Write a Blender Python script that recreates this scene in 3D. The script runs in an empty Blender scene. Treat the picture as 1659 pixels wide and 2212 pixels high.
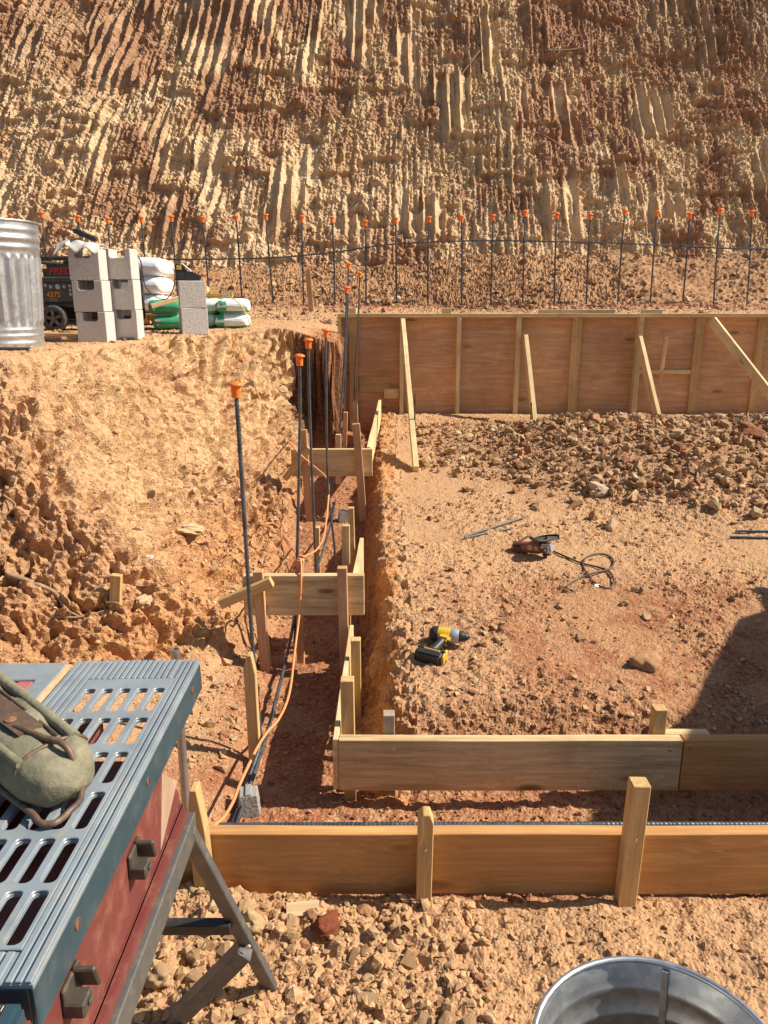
import bpy, bmesh, math, random
import numpy as np
from mathutils import Vector, Matrix, Euler
random.seed(11)
rng = np.random.default_rng(11)
scene = bpy.context.scene
COL = scene.collection
R = math.radians
# ------------------------------------------------------------------ camera
F, PW, PH = 1661.0, 1659.0, 2212.0
PITCH = R(15.19)
EYE = Vector((0, 0, 1.35))
cam_d = bpy.data.cameras.new('camera')
cam = bpy.data.objects.new('camera', cam_d)
COL.objects.link(cam)
cam.location = EYE
cam.rotation_euler = (R(90) - PITCH, 0, 0)
cam_d.sensor_fit = 'VERTICAL'
cam_d.sensor_height = 24
cam_d.lens = 24 * F / PH
cam_d.clip_start = 0.02
cam_d.clip_end = 200
scene.camera = cam
FWD = Vector((0, math.cos(PITCH), -math.sin(PITCH)))
UPV = Vector((0, math.sin(PITCH), math.cos(PITCH)))


def at(px, py, y=None, z=None, x=None):
    """a place in the scene: the sight line through (px, py) met with a plane"""
    d = FWD * F + Vector((1, 0, 0)) * (px - PW / 2) + UPV * (PH / 2 - py)
    if y is not None:
        t = (y - EYE.y) / d.y
    elif z is not None:
        t = (z - EYE.z) / d.z
    else:
        t = (x - EYE.x) / d.x
    return EYE + d * t


# ------------------------------------------------------------------ noise
def _h(ix, iy, iz, s):
    h = (ix.astype(np.uint32) * np.uint32(374761393) + iy.astype(np.uint32) * np.uint32(668265263)
         + iz.astype(np.uint32) * np.uint32(2147483647) + np.uint32((s * 974634777) & 0xffffffff))
    h = (h ^ (h >> np.uint32(13))) * np.uint32(1274126177)
    h = (h ^ (h >> np.uint32(15))) * np.uint32(2246822519)
    h = h ^ (h >> np.uint32(16))
    return h.astype(np.float32) / np.float32(4294967295.0)


def vn(x, y, z=None, s=0):
    x = np.asarray(x, np.float32); y = np.asarray(y, np.float32)
    if z is None:
        z = np.zeros_like(x)
        flat = True
    else:
        z = np.asarray(z, np.float32); flat = False
    xi = np.floor(x); yi = np.floor(y); zi = np.floor(z)
    fx = x - xi; fy = y - yi; fz = z - zi
    fx = fx * fx * fx * (fx * (fx * 6 - 15) + 10)
    fy = fy * fy * fy * (fy * (fy * 6 - 15) + 10)
    fz = fz * fz * fz * (fz * (fz * 6 - 15) + 10)
    xi = xi.astype(np.int64); yi = yi.astype(np.int64); zi = zi.astype(np.int64)

    def lay(k):
        a = _h(xi, yi, zi + k, s); b = _h(xi + 1, yi, zi + k, s)
        c = _h(xi, yi + 1, zi + k, s); d = _h(xi + 1, yi + 1, zi + k, s)
        return (a + (b - a) * fx) * (1 - fy) + (c + (d - c) * fx) * fy
    l0 = lay(0)
    if flat:
        return l0
    return l0 + (lay(1) - l0) * fz


def fbm(x, y, z=None, o=4, g=0.5, s=0):
    """0..1, mean .5"""
    t = 0; a = 1; n = 0
    for i in range(o):
        t = t + a * vn(x * 2 ** i + 17.3 * i, y * 2 ** i - 9.1 * i, None if z is None else z * 2 ** i + 5.7 * i, s + i)
        n += a; a *= g
    return t / n


def cells(x, y, s=0):
    """F1 distance and a random value per cell"""
    x = np.asarray(x, np.float32); y = np.asarray(y, np.float32)
    xi = np.floor(x).astype(np.int64); yi = np.floor(y).astype(np.int64)
    best = np.full(x.shape, 9., np.float32); rv = np.zeros(x.shape, np.float32)
    zz = np.zeros_like(xi)
    for dx in (-1, 0, 1):
        for dy in (-1, 0, 1):
            cx = xi + dx; cy = yi + dy
            px = cx + _h(cx, cy, zz, s); py = cy + _h(cx, cy, zz + 1, s)
            d = np.sqrt((px - x) ** 2 + (py - y) ** 2)
            m = d < best
            best = np.where(m, d, best)
            rv = np.where(m, _h(cx, cy, zz + 2, s), rv)
    return best, rv


def ss(v, a, b):
    t = np.clip((np.asarray(v, np.float32) - a) / (b - a), 0, 1)
    return t * t * (3 - 2 * t)


def mix(a, b, t):
    return a + (b - a) * t


# ------------------------------------------------------------------ mesh helpers
WM = {}


def link(o, parent=None, M=None):
    COL.objects.link(o)
    M = M if M is not None else Matrix.Identity(4)
    WM[o.name] = M.copy()
    if parent is not None:
        o.parent = parent
        o.matrix_basis = WM[parent.name].inverted() @ M
    else:
        o.matrix_basis = M
    return o


def tag(o, label=None, cat=None, group=None, kind=None):
    if label: o['label'] = label
    if cat: o['category'] = cat
    if group: o['group'] = group
    if kind: o['kind'] = kind
    return o


def thing(name, label, cat, loc=(0, 0, 0), group=None, rz=0):
    o = bpy.data.objects.new(name, None)
    o.empty_display_size = 0.05
    link(o, None, Matrix.Translation(loc) @ Matrix.Rotation(rz, 4, 'Z'))
    return tag(o, label, cat, group)


def np_mesh(name, V, F_):
    me = bpy.data.meshes.new(name)
    V = np.ascontiguousarray(V, np.float32); F_ = np.ascontiguousarray(F_, np.int32)
    k = F_.shape[1]
    me.vertices.add(len(V)); me.vertices.foreach_set('co', V.ravel())
    me.loops.add(F_.size); me.loops.foreach_set('vertex_index', F_.ravel())
    me.polygons.add(len(F_))
    me.polygons.foreach_set('loop_start', np.arange(0, F_.size, k, dtype=np.int32))
    me.update(calc_edges=True)
    return me


def set_col(me, C, name='col'):
    a = me.color_attributes.new(name, 'FLOAT_COLOR', 'POINT')
    C4 = np.ones((len(C), 4), np.float32); C4[:, :C.shape[1]] = C
    a.data.foreach_set('color', C4.ravel())


def frame_from(d, up=Vector((0, 0, 1))):
    x = d.normalized()
    if abs(x.dot(up)) > 0.98:
        up = Vector((0, 1, 0)) if abs(x.y) < 0.9 else Vector((1, 0, 0))
    y = up.cross(x).normalized()
    z = x.cross(y).normalized()
    return x, y, z


def spline(pts, step):
    P = [Vector(p) for p in pts]
    if len(P) == 2:
        n = max(1, int((P[1] - P[0]).length / step))
        return [P[0].lerp(P[1], i / n) for i in range(n + 1)]
    out = []
    Q = [P[0] * 2 - P[1]] + P + [P[-1] * 2 - P[-2]]
    for i in range(1, len(Q) - 2):
        a, b, c, d = Q[i - 1], Q[i], Q[i + 1], Q[i + 2]
        n = max(1, int((c - b).length / step))
        for k in range(n):
            t = k / n
            out.append(0.5 * ((2 * b) + (c - a) * t + (2 * a - 5 * b + 4 * c - d) * t * t + (3 * b - a - 3 * c + d) * t ** 3))
    out.append(P[-1])
    return out


class MB:
    def __init__(s):
        s.v = []; s.f = []

    def add(s, vs, fs):
        b = len(s.v)
        s.v += [tuple(v) for v in vs]
        s.f += [tuple(i + b for i in f) for f in fs]

    def box(s, c, size, M=None, taper=1.0):
        x, y, z = (k / 2 for k in size); c = Vector(c)
        vs = []
        for sz in (-1, 1):
            k = taper if sz > 0 else 1
            for sx, sy in ((-1, -1), (1, -1), (1, 1), (-1, 1)):
                p = Vector((sx * x * k, sy * y * k, sz * z))
                vs.append((M @ p if M else p) + c)
        s.add(vs, [(3, 2, 1, 0), (4, 5, 6, 7), (0, 1, 5, 4), (1, 2, 6, 5), (2, 3, 7, 6), (3, 0, 4, 7)])

    def tube(s, path, r, n=8, rib=None, cap=True):
        """rib = (pitch, height) modulates the radius; r number or function of 0..1"""
        P = [Vector(p) for p in path]
        L = [0]
        for a, b in zip(P, P[1:]): L.append(L[-1] + (b - a).length)
        t = (P[1] - P[0]).normalized()
        _, u, w = frame_from(t)
        rings = []
        for i, p in enumerate(P):
            d = (P[min(i + 1, len(P) - 1)] - P[max(i - 1, 0)])
            if d.length > 1e-9: d.normalize()
            u = (u - d * u.dot(d)).normalized(); w = d.cross(u)
            rr = r(L[i] / max(L[-1], 1e-9)) if callable(r) else r
            ring = []
            for k in range(n):
                a = 2 * math.pi * k / n
                q = rr
                if rib: q = rr + rib[1] * (1 if math.sin(2 * math.pi * (L[i] / rib[0]) + a * 0.0) > 0.25 else 0)
                ring.append(p + (u * math.cos(a) + w * math.sin(a)) * q)
            rings.append(ring)
        vs = [q for ring in rings for q in ring]
        fs = []
        for i in range(len(rings) - 1):
            for k in range(n):
                fs.append((i * n + k, i * n + (k + 1) % n, (i + 1) * n + (k + 1) % n, (i + 1) * n + k))
        if cap:
            fs.append(tuple(range(n - 1, -1, -1))); fs.append(tuple((len(rings) - 1) * n + k for k in range(n)))
        s.add(vs, fs)

    def lathe(s, prof, n=24, M=None, mod=None):
        """prof [(r,z)]; mod(r,z,theta)->r"""
        vs = []; fs = []
        for r, z in prof:
            for k in range(n):
                a = 2 * math.pi * k / n
                q = mod(r, z, a) if mod else r
                p = Vector((q * math.cos(a), q * math.sin(a), z))
                vs.append(M @ p if M else p)
        for i in range(len(prof) - 1):
            for k in range(n):
                fs.append((i * n + k, i * n + (k + 1) % n, (i + 1) * n + (k + 1) % n, (i + 1) * n + k))
        s.add(vs, fs)

    def disc(s, r, z, n=24, M=None, flip=False):
        vs = []
        for k in range(n):
            a = 2 * math.pi * k / n
            p = Vector((r * math.cos(a), r * math.sin(a), z)); vs.append(M @ p if M else p)
        s.add(vs, [tuple(range(n))[::-1] if flip else tuple(range(n))])

    def prism(s, pts, h0, h1, M=None):
        """polygon in xy extruded along z"""
        n = len(pts)
        vs = [Vector((p[0], p[1], h0)) for p in pts] + [Vector((p[0], p[1], h1)) for p in pts]
        if M: vs = [M @ v for v in vs]
        fs = [tuple(range(n - 1, -1, -1)), tuple(range(n, 2 * n))]
        fs += [(i, (i + 1) % n, n + (i + 1) % n, n + i) for i in range(n)]
        s.add(vs, fs)

    def build(s, name, mat, parent=None, M=None, smooth=0, bev=0, seg=1):
        me = bpy.data.meshes.new(name)
        me.from_pydata(s.v, [], s.f)
        me.update()
        if bev:
            bm = bmesh.new(); bm.from_mesh(me)
            es = [e for e in bm.edges if e.is_manifold and e.calc_face_angle(0) > 0.5]
            bmesh.ops.bevel(bm, geom=es, offset=bev, segments=seg, affect='EDGES', clamp_overlap=True)
            bm.to_mesh(me); bm.free()
        bm = bmesh.new(); bm.from_mesh(me)
        bmesh.ops.recalc_face_normals(bm, faces=bm.faces[:])
        bm.to_mesh(me); bm.free()
        if smooth:
            me.shade_smooth(); me.set_sharp_from_angle(angle=R(smooth))
        me.materials.append(mat)
        o = bpy.data.objects.new(name, me)
        return link(o, parent, M)


# ------------------------------------------------------------------ materials
def mat_new(name):
    m = bpy.data.materials.new(name); m.use_nodes = True
    nt = m.node_tree
    return m, nt, nt.nodes['Principled BSDF']


def N(nt, t, **kw):
    n = nt.nodes.new(t)
    for k, v in kw.items():
        if k.startswith('i_'):
            n.inputs[k[2:].replace('_', ' ')].default_value = v
        else:
            setattr(n, k, v)
    return n


def ramp(nt, stops):
    n = nt.nodes.new('ShaderNodeValToRGB')
    e = n.color_ramp.elements
    while len(e) < len(stops): e.new(0.5)
    for k, (p, c) in zip(e, stops):
        k.position = p; k.color = (c[0], c[1], c[2], 1) if isinstance(c, (tuple, list)) else (c, c, c, 1)
    return n


def plain(name, col, rough=0.5, metal=0.0, var=0.15, vscale=8, bump=0.0, bscale=60, dirt=0.0, dirtcol=(0.4, 0.26, 0.13), spec=0.5):
    m, nt, b = mat_new(name)
    tc = N(nt, 'ShaderNodeTexCoord')
    no = N(nt, 'ShaderNodeTexNoise', i_Scale=vscale, i_Detail=6.0, i_Roughness=0.65)
    nt.links.new(tc.outputs['Object'], no.inputs['Vector'])
    lo = tuple(c * (1 - var) for c in col); hi = tuple(min(1, c * (1 + var)) for c in col)
    rp = ramp(nt, [(0.3, lo), (0.7, hi)])
    nt.links.new(no.outputs['Fac'], rp.inputs['Fac'])
    out = rp.outputs['Color']
    if dirt:
        n2 = N(nt, 'ShaderNodeTexNoise', i_Scale=vscale * 2.3, i_Detail=8.0, i_Roughness=0.7)
        nt.links.new(tc.outputs['Object'], n2.inputs['Vector'])
        r2 = ramp(nt, [(0.5, 0), (0.68, dirt)])
        nt.links.new(n2.outputs['Fac'], r2.inputs['Fac'])
        mx = N(nt, 'ShaderNodeMixRGB'); mx.inputs['Color2'].default_value = (*dirtcol, 1)
        nt.links.new(r2.outputs['Color'], mx.inputs['Fac']); nt.links.new(out, mx.inputs['Color1'])
        out = mx.outputs['Color']
    nt.links.new(out, b.inputs['Base Color'])
    b.inputs['Roughness'].default_value = rough
    b.inputs['Metallic'].default_value = metal
    b.inputs['Specular IOR Level'].default_value = spec
    if bump:
        n3 = N(nt, 'ShaderNodeTexNoise', i_Scale=bscale, i_Detail=6.0, i_Roughness=0.6)
        nt.links.new(tc.outputs['Object'], n3.inputs['Vector'])
        bp = N(nt, 'ShaderNodeBump', i_Strength=1.0, i_Distance=bump)
        nt.links.new(n3.outputs['Fac'], bp.inputs['Height'])
        nt.links.new(bp.outputs['Normal'], b.inputs['Normal'])
    return m


def soil_mat(name, scales=((14, 0.010), (55, 0.005), (170, 0.0022)), var=0.22, rough=0.95):
    """soil: base colour from the 'col' attribute, broken up by grain noise; crumb relief"""
    m, nt, b = mat_new(name)
    tc = N(nt, 'ShaderNodeTexCoord')
    at_ = N(nt, 'ShaderNodeAttribute', attribute_name='col')
    no = N(nt, 'ShaderNodeTexNoise', i_Scale=60.0, i_Detail=7.0, i_Roughness=0.72)
    nt.links.new(tc.outputs['Object'], no.inputs['Vector'])
    rp = ramp(nt, [(0.28, 1 - var * 1.4), (0.5, 1.0), (0.74, 1 + var)])
    nt.links.new(no.outputs['Fac'], rp.inputs['Fac'])
    mx = N(nt, 'ShaderNodeMixRGB', blend_type='MULTIPLY'); mx.inputs['Fac'].default_value = 1
    nt.links.new(at_.outputs['Color'], mx.inputs['Color1']); nt.links.new(rp.outputs['Color'], mx.inputs['Color2'])
    # pale grit
    vo = N(nt, 'ShaderNodeTexVoronoi', i_Scale=130.0)
    nt.links.new(tc.outputs['Object'], vo.inputs['Vector'])
    r2 = ramp(nt, [(0.80, 0.0), (0.86, 0.45)])
    sp = N(nt, 'ShaderNodeSeparateColor')
    nt.links.new(vo.outputs['Color'], sp.inputs['Color']); nt.links.new(sp.outputs['Red'], r2.inputs['Fac'])
    m2 = N(nt, 'ShaderNodeMixRGB'); m2.inputs['Color2'].default_value = (0.56, 0.37, 0.20, 1)
    nt.links.new(r2.outputs['Color'], m2.inputs['Fac']); nt.links.new(mx.outputs['Color'], m2.inputs['Color1'])
    nt.links.new(m2.outputs['Color'], b.inputs['Base Color'])
    b.inputs['Roughness'].default_value = rough
    b.inputs['Specular IOR Level'].default_value = 0.15
    prev = None
    for sc, dist in scales:
        n3 = N(nt, 'ShaderNodeTexNoise', i_Scale=float(sc), i_Detail=5.0, i_Roughness=0.62)
        nt.links.new(tc.outputs['Object'], n3.inputs['Vector'])
        bp = N(nt, 'ShaderNodeBump', i_Strength=1.0, i_Distance=dist)
        nt.links.new(n3.outputs['Fac'], bp.inputs['Height'])
        if prev: nt.links.new(prev.outputs['Normal'], bp.inputs['Normal'])
        prev = bp
    v3 = N(nt, 'ShaderNodeTexVoronoi', i_Scale=110.0)
    nt.links.new(tc.outputs['Object'], v3.inputs['Vector'])
    bp = N(nt, 'ShaderNodeBump', i_Strength=1.0, i_Distance=0.0035, invert=True)
    nt.links.new(v3.outputs['Distance'], bp.inputs['Height']); nt.links.new(prev.outputs['Normal'], bp.inputs['Normal'])
    nt.links.new(bp.outputs['Normal'], b.inputs['Normal'])
    return m


def wood_mat(name, c0, c1, grain=1.0, knots=1.0, dark=0.5, rough=0.75, stain=0.0, staincol=(0.10, 0.07, 0.045), kscale=3.0, dust=0.4):
    """lumber: grain along local X, a few knots, per-object shift"""
    m, nt, b = mat_new(name)
    tc = N(nt, 'ShaderNodeTexCoord'); oi = N(nt, 'ShaderNodeObjectInfo')
    cb = N(nt, 'ShaderNodeCombineXYZ')
    mu = N(nt, 'ShaderNodeMath', operation='MULTIPLY'); mu.inputs[1].default_value = 37.0
    nt.links.new(oi.outputs['Random'], mu.inputs[0])
    for k in 'XYZ': nt.links.new(mu.outputs[0], cb.inputs[k])
    ad = N(nt, 'ShaderNodeVectorMath', operation='ADD')
    nt.links.new(tc.outputs['Object'], ad.inputs[0]); nt.links.new(cb.outputs[0], ad.inputs[1])
    # knots: stretched voronoi pulls the grain around it
    mk = N(nt, 'ShaderNodeMapping'); mk.inputs['Scale'].default_value = (kscale * 0.55, kscale * 1.7, kscale * 1.7)
    nt.links.new(ad.outputs[0], mk.inputs['Vector'])
    vk = N(nt, 'ShaderNodeTexVoronoi', i_Scale=1.0); vk.inputs['Randomness'].default_value = 1.0
    nt.links.new(mk.outputs[0], vk.inputs['Vector'])
    kr = ramp(nt, [(0.0, 1.0), (0.07, 0.8), (0.12, 0.15), (0.25, 0.0)])
    nt.links.new(vk.outputs['Distance'], kr.inputs['Fac'])
    mp = N(nt, 'ShaderNodeMapping'); mp.inputs['Scale'].default_value = (2.4, 55 * grain, 55 * grain)
    nt.links.new(ad.outputs[0], mp.inputs['Vector'])
    # warp the grain with knot distance
    kw = N(nt, 'ShaderNodeMath', operation='MULTIPLY'); kw.inputs[1].default_value = 1.8
    kd = ramp(nt, [(0.0, 1.0), (0.35, 0.0)])
    nt.links.new(vk.outputs['Distance'], kd.inputs['Fac']); nt.links.new(kd.outputs['Color'], kw.inputs[0])
    wv = N(nt, 'ShaderNodeVectorMath', operation='ADD')
    nt.links.new(mp.outputs[0], wv.inputs[0]); nt.links.new(kw.outputs[0], wv.inputs[1])
    no = N(nt, 'ShaderNodeTexNoise', i_Scale=1.0, i_Detail=8.0, i_Roughness=0.70, i_Distortion=0.8)
    nt.links.new(wv.outputs[0], no.inputs['Vector'])
    rp = ramp(nt, [(0.30, tuple(c * (1 - 0.35 * dark) for c in c0)), (0.48, c0), (0.68, c1)])
    nt.links.new(no.outputs['Fac'], rp.inputs['Fac'])
    # broad tone
    nb = N(nt, 'ShaderNodeTexNoise', i_Scale=2.2, i_Detail=3.0)
    nt.links.new(ad.outputs[0], nb.inputs['Vector'])
    rb = ramp(nt, [(0.3, 0.78), (0.7, 1.12)])
    nt.links.new(nb.outputs['Fac'], rb.inputs['Fac'])
    mx = N(nt, 'ShaderNodeMixRGB', blend_type='MULTIPLY'); mx.inputs['Fac'].default_value = 1
    nt.links.new(rp.outputs['Color'], mx.inputs['Color1']); nt.links.new(rb.outputs['Color'], mx.inputs['Color2'])
    out = mx.outputs['Color']
    if knots:
        m2 = N(nt, 'ShaderNodeMixRGB'); m2.inputs['Color2'].default_value = (c0[0] * 0.28, c0[1] * 0.2, c0[2] * 0.16, 1)
        kk = N(nt, 'ShaderNodeMath', operation='MULTIPLY'); kk.inputs[1].default_value = knots
        nt.links.new(kr.outputs['Color'], kk.inputs[0]); nt.links.new(kk.outputs[0], m2.inputs['Fac'])
        nt.links.new(out, m2.inputs['Color1']); out = m2.outputs['Color']
    if stain:
        ms = N(nt, 'ShaderNodeMapping'); ms.inputs['Scale'].default_value = (3.0, 42, 42)
        nt.links.new(ad.outputs[0], ms.inputs['Vector'])
        n4 = N(nt, 'ShaderNodeTexNoise', i_Scale=1.0, i_Detail=8.0, i_Roughness=0.75)
        nt.links.new(ms.outputs[0], n4.inputs['Vector'])
        r4 = ramp(nt, [(0.48, 0), (0.72, stain)])
        nt.links.new(n4.outputs['Fac'], r4.inputs['Fac'])
        m4 = N(nt, 'ShaderNodeMixRGB'); m4.inputs['Color2'].default_value = (*staincol, 1)
        nt.links.new(r4.outputs['Color'], m4.inputs['Fac']); nt.links.new(out, m4.inputs['Color1']); out = m4.outputs['Color']
    nd = N(nt, 'ShaderNodeTexNoise', i_Scale=7.0, i_Detail=9.0, i_Roughness=0.72)
    nt.links.new(ad.outputs[0], nd.inputs['Vector'])
    rd = ramp(nt, [(0.50, 0), (0.66, dust)]); nt.links.new(nd.outputs['Fac'], rd.inputs['Fac'])
    md = N(nt, 'ShaderNodeMixRGB'); md.inputs['Color2'].default_value = (0.40, 0.22, 0.10, 1)
    nt.links.new(rd.outputs['Color'], md.inputs['Fac']); nt.links.new(out, md.inputs['Color1']); out = md.outputs['Color']
    nt.links.new(out, b.inputs['Base Color'])
    b.inputs['Roughness'].default_value = rough
    b.inputs['Specular IOR Level'].default_value = 0.25
    bp = N(nt, 'ShaderNodeBump', i_Strength=0.5, i_Distance=0.0015)
    nt.links.new(no.outputs['Fac'], bp.inputs['Height']); nt.links.new(bp.outputs['Normal'], b.inputs['Normal'])
    return m


def galv_mat(name, tone=0.62, rough=0.34):
    m, nt, b = mat_new(name)
    tc = N(nt, 'ShaderNodeTexCoord')
    vo = N(nt, 'ShaderNodeTexVoronoi', i_Scale=55.0)
    nt.links.new(tc.outputs['Object'], vo.inputs['Vector'])
    sp = N(nt, 'ShaderNodeSeparateColor'); nt.links.new(vo.outputs['Color'], sp.inputs['Color'])
    rp = ramp(nt, [(0.0, (tone * 0.82, tone * 0.86, tone * 0.88)), (1.0, (tone * 1.1, tone * 1.12, tone * 1.12))])
    nt.links.new(sp.outputs['Red'], rp.inputs['Fac'])
    no = N(nt, 'ShaderNodeTexNoise', i_Scale=9.0, i_Detail=8.0, i_Roughness=0.7)
    nt.links.new(tc.outputs['Object'], no.inputs['Vector'])
    r2 = ramp(nt, [(0.52, 0), (0.75, 0.6)])
    nt.links.new(no.outputs['Fac'], r2.inputs['Fac'])
    mx = N(nt, 'ShaderNodeMixRGB'); mx.inputs['Color2'].default_value = (0.42, 0.42, 0.40, 1)
    nt.links.new(r2.outputs['Color'], mx.inputs['Fac']); nt.links.new(rp.outputs['Color'], mx.inputs['Color1'])
    nt.links.new(mx.outputs['Color'], b.inputs['Base Color'])
    b.inputs['Metallic'].default_value = 0.85
    r3 = ramp(nt, [(0.3, rough * 0.8), (0.7, rough * 1.5)])
    nt.links.new(no.outputs['Fac'], r3.inputs['Fac']); nt.links.new(r3.outputs['Color'], b.inputs['Roughness'])
    return m


def steel_mat(name):
    m, nt, b = mat_new(name)
    tc = N(nt, 'ShaderNodeTexCoord')
    no = N(nt, 'ShaderNodeTexNoise', i_Scale=14.0, i_Detail=7.0, i_Roughness=0.7)
    nt.links.new(tc.outputs['Object'], no.inputs['Vector'])
    rp = ramp(nt, [(0.35, (0.055, 0.063, 0.075)), (0.58, (0.12, 0.13, 0.145)), (0.72, (0.16, 0.10, 0.065))])
    nt.links.new(no.outputs['Fac'], rp.inputs['Fac']); nt.links.new(rp.outputs['Color'], b.inputs['Base Color'])
    b.inputs['Metallic'].default_value = 0.55; b.inputs['Roughness'].default_value = 0.48
    return m


def block_mat(name, col):
    m, nt, b = mat_new(name)
    tc = N(nt, 'ShaderNodeTexCoord'); oi = N(nt, 'ShaderNodeObjectInfo')
    ad = N(nt, 'ShaderNodeVectorMath', operation='ADD')
    nt.links.new(tc.outputs['Object'], ad.inputs[0]); nt.links.new(oi.outputs['Random'], ad.inputs[1])
    no = N(nt, 'ShaderNodeTexNoise', i_Scale=120.0, i_Detail=5.0, i_Roughness=0.7)
    nt.links.new(ad.outputs[0], no.inputs['Vector'])
    vo = N(nt, 'ShaderNodeTexVoronoi', i_Scale=95.0); nt.links.new(ad.outputs[0], vo.inputs['Vector'])
    rp = ramp(nt, [(0.32, tuple(c * 0.72 for c in col)), (0.5, col), (0.7, tuple(min(1, c * 1.22) for c in col))])
    nt.links.new(no.outputs['Fac'], rp.inputs['Fac'])
    rv = ramp(nt, [(0.0, 0.3), (0.10, 1.0)]); nt.links.new(vo.outputs['Distance'], rv.inputs['Fac'])
    mx = N(nt, 'ShaderNodeMixRGB', blend_type='MULTIPLY'); mx.inputs['Fac'].default_value = 0.45
    nt.links.new(rp.outputs['Color'], mx.inputs['Color1']); nt.links.new(rv.outputs['Color'], mx.inputs['Color2'])
    nt.links.new(mx.outputs['Color'], b.inputs['Base Color'])
    b.inputs['Roughness'].default_value = 0.95; b.inputs['Specular IOR Level'].default_value = 0.15
    bp = N(nt, 'ShaderNodeBump', i_Strength=1.0, i_Distance=0.0014)
    nt.links.new(vo.outputs['Distance'], bp.inputs['Height'])
    b2 = N(nt, 'ShaderNodeBump', i_Strength=1.0, i_Distance=0.0014)
    nt.links.new(no.outputs['Fac'], b2.inputs['Height']); nt.links.new(bp.outputs['Normal'], b2.inputs['Normal'])
    nt.links.new(b2.outputs['Normal'], b.inputs['Normal'])
    return m


def stone_mat(name):
    m, nt, b = mat_new(name)
    tc = N(nt, 'ShaderNodeTexCoord'); at_ = N(nt, 'ShaderNodeAttribute', attribute_name='col')
    no = N(nt, 'ShaderNodeTexNoise', i_Scale=45.0, i_Detail=7.0, i_Roughness=0.7)
    nt.links.new(tc.outputs['Object'], no.inputs['Vector'])
    rp = ramp(nt, [(0.3, 0.7), (0.5, 1.0), (0.72, 1.2)]); nt.links.new(no.outputs['Fac'], rp.inputs['Fac'])
    mx = N(nt, 'ShaderNodeMixRGB', blend_type='MULTIPLY'); mx.inputs['Fac'].default_value = 1
    nt.links.new(at_.outputs['Color'], mx.inputs['Color1']); nt.links.new(rp.outputs['Color'], mx.inputs['Color2'])
    nt.links.new(mx.outputs['Color'], b.inputs['Base Color'])
    b.inputs['Roughness'].default_value = 0.95; b.inputs['Specular IOR Level'].default_value = 0.15
    bp = N(nt, 'ShaderNodeBump', i_Strength=1.0, i_Distance=0.004); nt.links.new(no.outputs['Fac'], bp.inputs['Height'])
    nt.links.new(bp.outputs['Normal'], b.inputs['Normal'])
    return m


SOIL = soil_mat('soil')
CLIFF = soil_mat('cut_soil', scales=((9, 0.03), (30, 0.014), (90, 0.005)), var=0.2)
STONE = stone_mat('stone')
W_NEW = wood_mat('fresh_pine', (0.68, 0.49, 0.24), (0.82, 0.65, 0.38), knots=0.7, kscale=4)
W_STAKE = wood_mat('stake_pine', (0.56, 0.35, 0.14), (0.72, 0.50, 0.24), knots=0.4)
W_RED = wood_mat('red_stake_wood', (0.54, 0.30, 0.15), (0.68, 0.43, 0.24), knots=0.4)
W_OLD = wood_mat('weathered_board', (0.66, 0.46, 0.23), (0.82, 0.62, 0.36), knots=1.0, stain=0.7, kscale=4)
W_OLD2 = wood_mat('stained_board', (0.62, 0.44, 0.22), (0.78, 0.59, 0.34), knots=1.0, stain=0.6, kscale=5)
W_ORNG = wood_mat('orange_board', (0.50, 0.25, 0.085), (0.64, 0.36, 0.14), knots=0.9, stain=0.3, staincol=(0.2, 0.1, 0.05), kscale=3.5)
W_PLY = wood_mat('plywood', (0.62, 0.34, 0.165), (0.74, 0.47, 0.26), grain=0.55, knots=0.8, dark=0.7, kscale=3.2, stain=0.2, staincol=(0.22, 0.09, 0.05))
W_GREY = wood_mat('grey_stake_wood', (0.36, 0.27, 0.19), (0.50, 0.40, 0.29), knots=0.3)
STEEL = steel_mat('rebar_steel')
ORANGE = plain('orange_plastic', (0.90, 0.19, 0.025), 0.42, var=0.06, vscale=20)
GALV = galv_mat('galvanised_sheet')
GALV2 = galv_mat('galvanised_tub', tone=0.5, rough=0.4)
BLOCK = block_mat('grey_concrete', (0.54, 0.50, 0.45))
DOBIE = block_mat('pale_concrete', (0.30, 0.285, 0.26))
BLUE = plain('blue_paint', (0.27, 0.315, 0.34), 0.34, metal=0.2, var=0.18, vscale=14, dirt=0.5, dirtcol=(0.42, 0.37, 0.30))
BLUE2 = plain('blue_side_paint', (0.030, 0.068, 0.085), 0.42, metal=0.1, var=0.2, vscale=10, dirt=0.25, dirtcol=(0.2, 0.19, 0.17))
MAROON = plain('maroon_plastic', (0.165, 0.043, 0.037), 0.42, var=0.12, vscale=9, dirt=0.42, dirtcol=(0.36, 0.19, 0.12))
PINK = plain('faded_red_plate', (0.42, 0.12, 0.12), 0.5, var=0.1, vscale=10, dirt=0.2)
DUST = plain('dusty_plastic', (0.40, 0.27, 0.17), 0.8, var=0.15, vscale=18)
GREYM = plain('grey_stand_paint', (0.105, 0.103, 0.095), 0.5, metal=0.15, var=0.15, vscale=16, dirt=0.35, dirtcol=(0.3, 0.23, 0.15))
BLACKP = plain('black_plastic', (0.022, 0.021, 0.020), 0.5, var=0.2, vscale=14, dirt=0.3, dirtcol=(0.13, 0.10, 0.07))
BLACKC = plain('black_clip', (0.055, 0.047, 0.034), 0.5, var=0.2, vscale=30, dirt=0.3, dirtcol=(0.2, 0.15, 0.09))
YELLOW = plain('yellow_plastic', (0.62, 0.37, 0.03), 0.42, var=0.08, vscale=20, dirt=0.15)
GREYP = plain('grey_plastic', (0.42, 0.43, 0.45), 0.4, metal=0.4, var=0.1, vscale=30)
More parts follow.
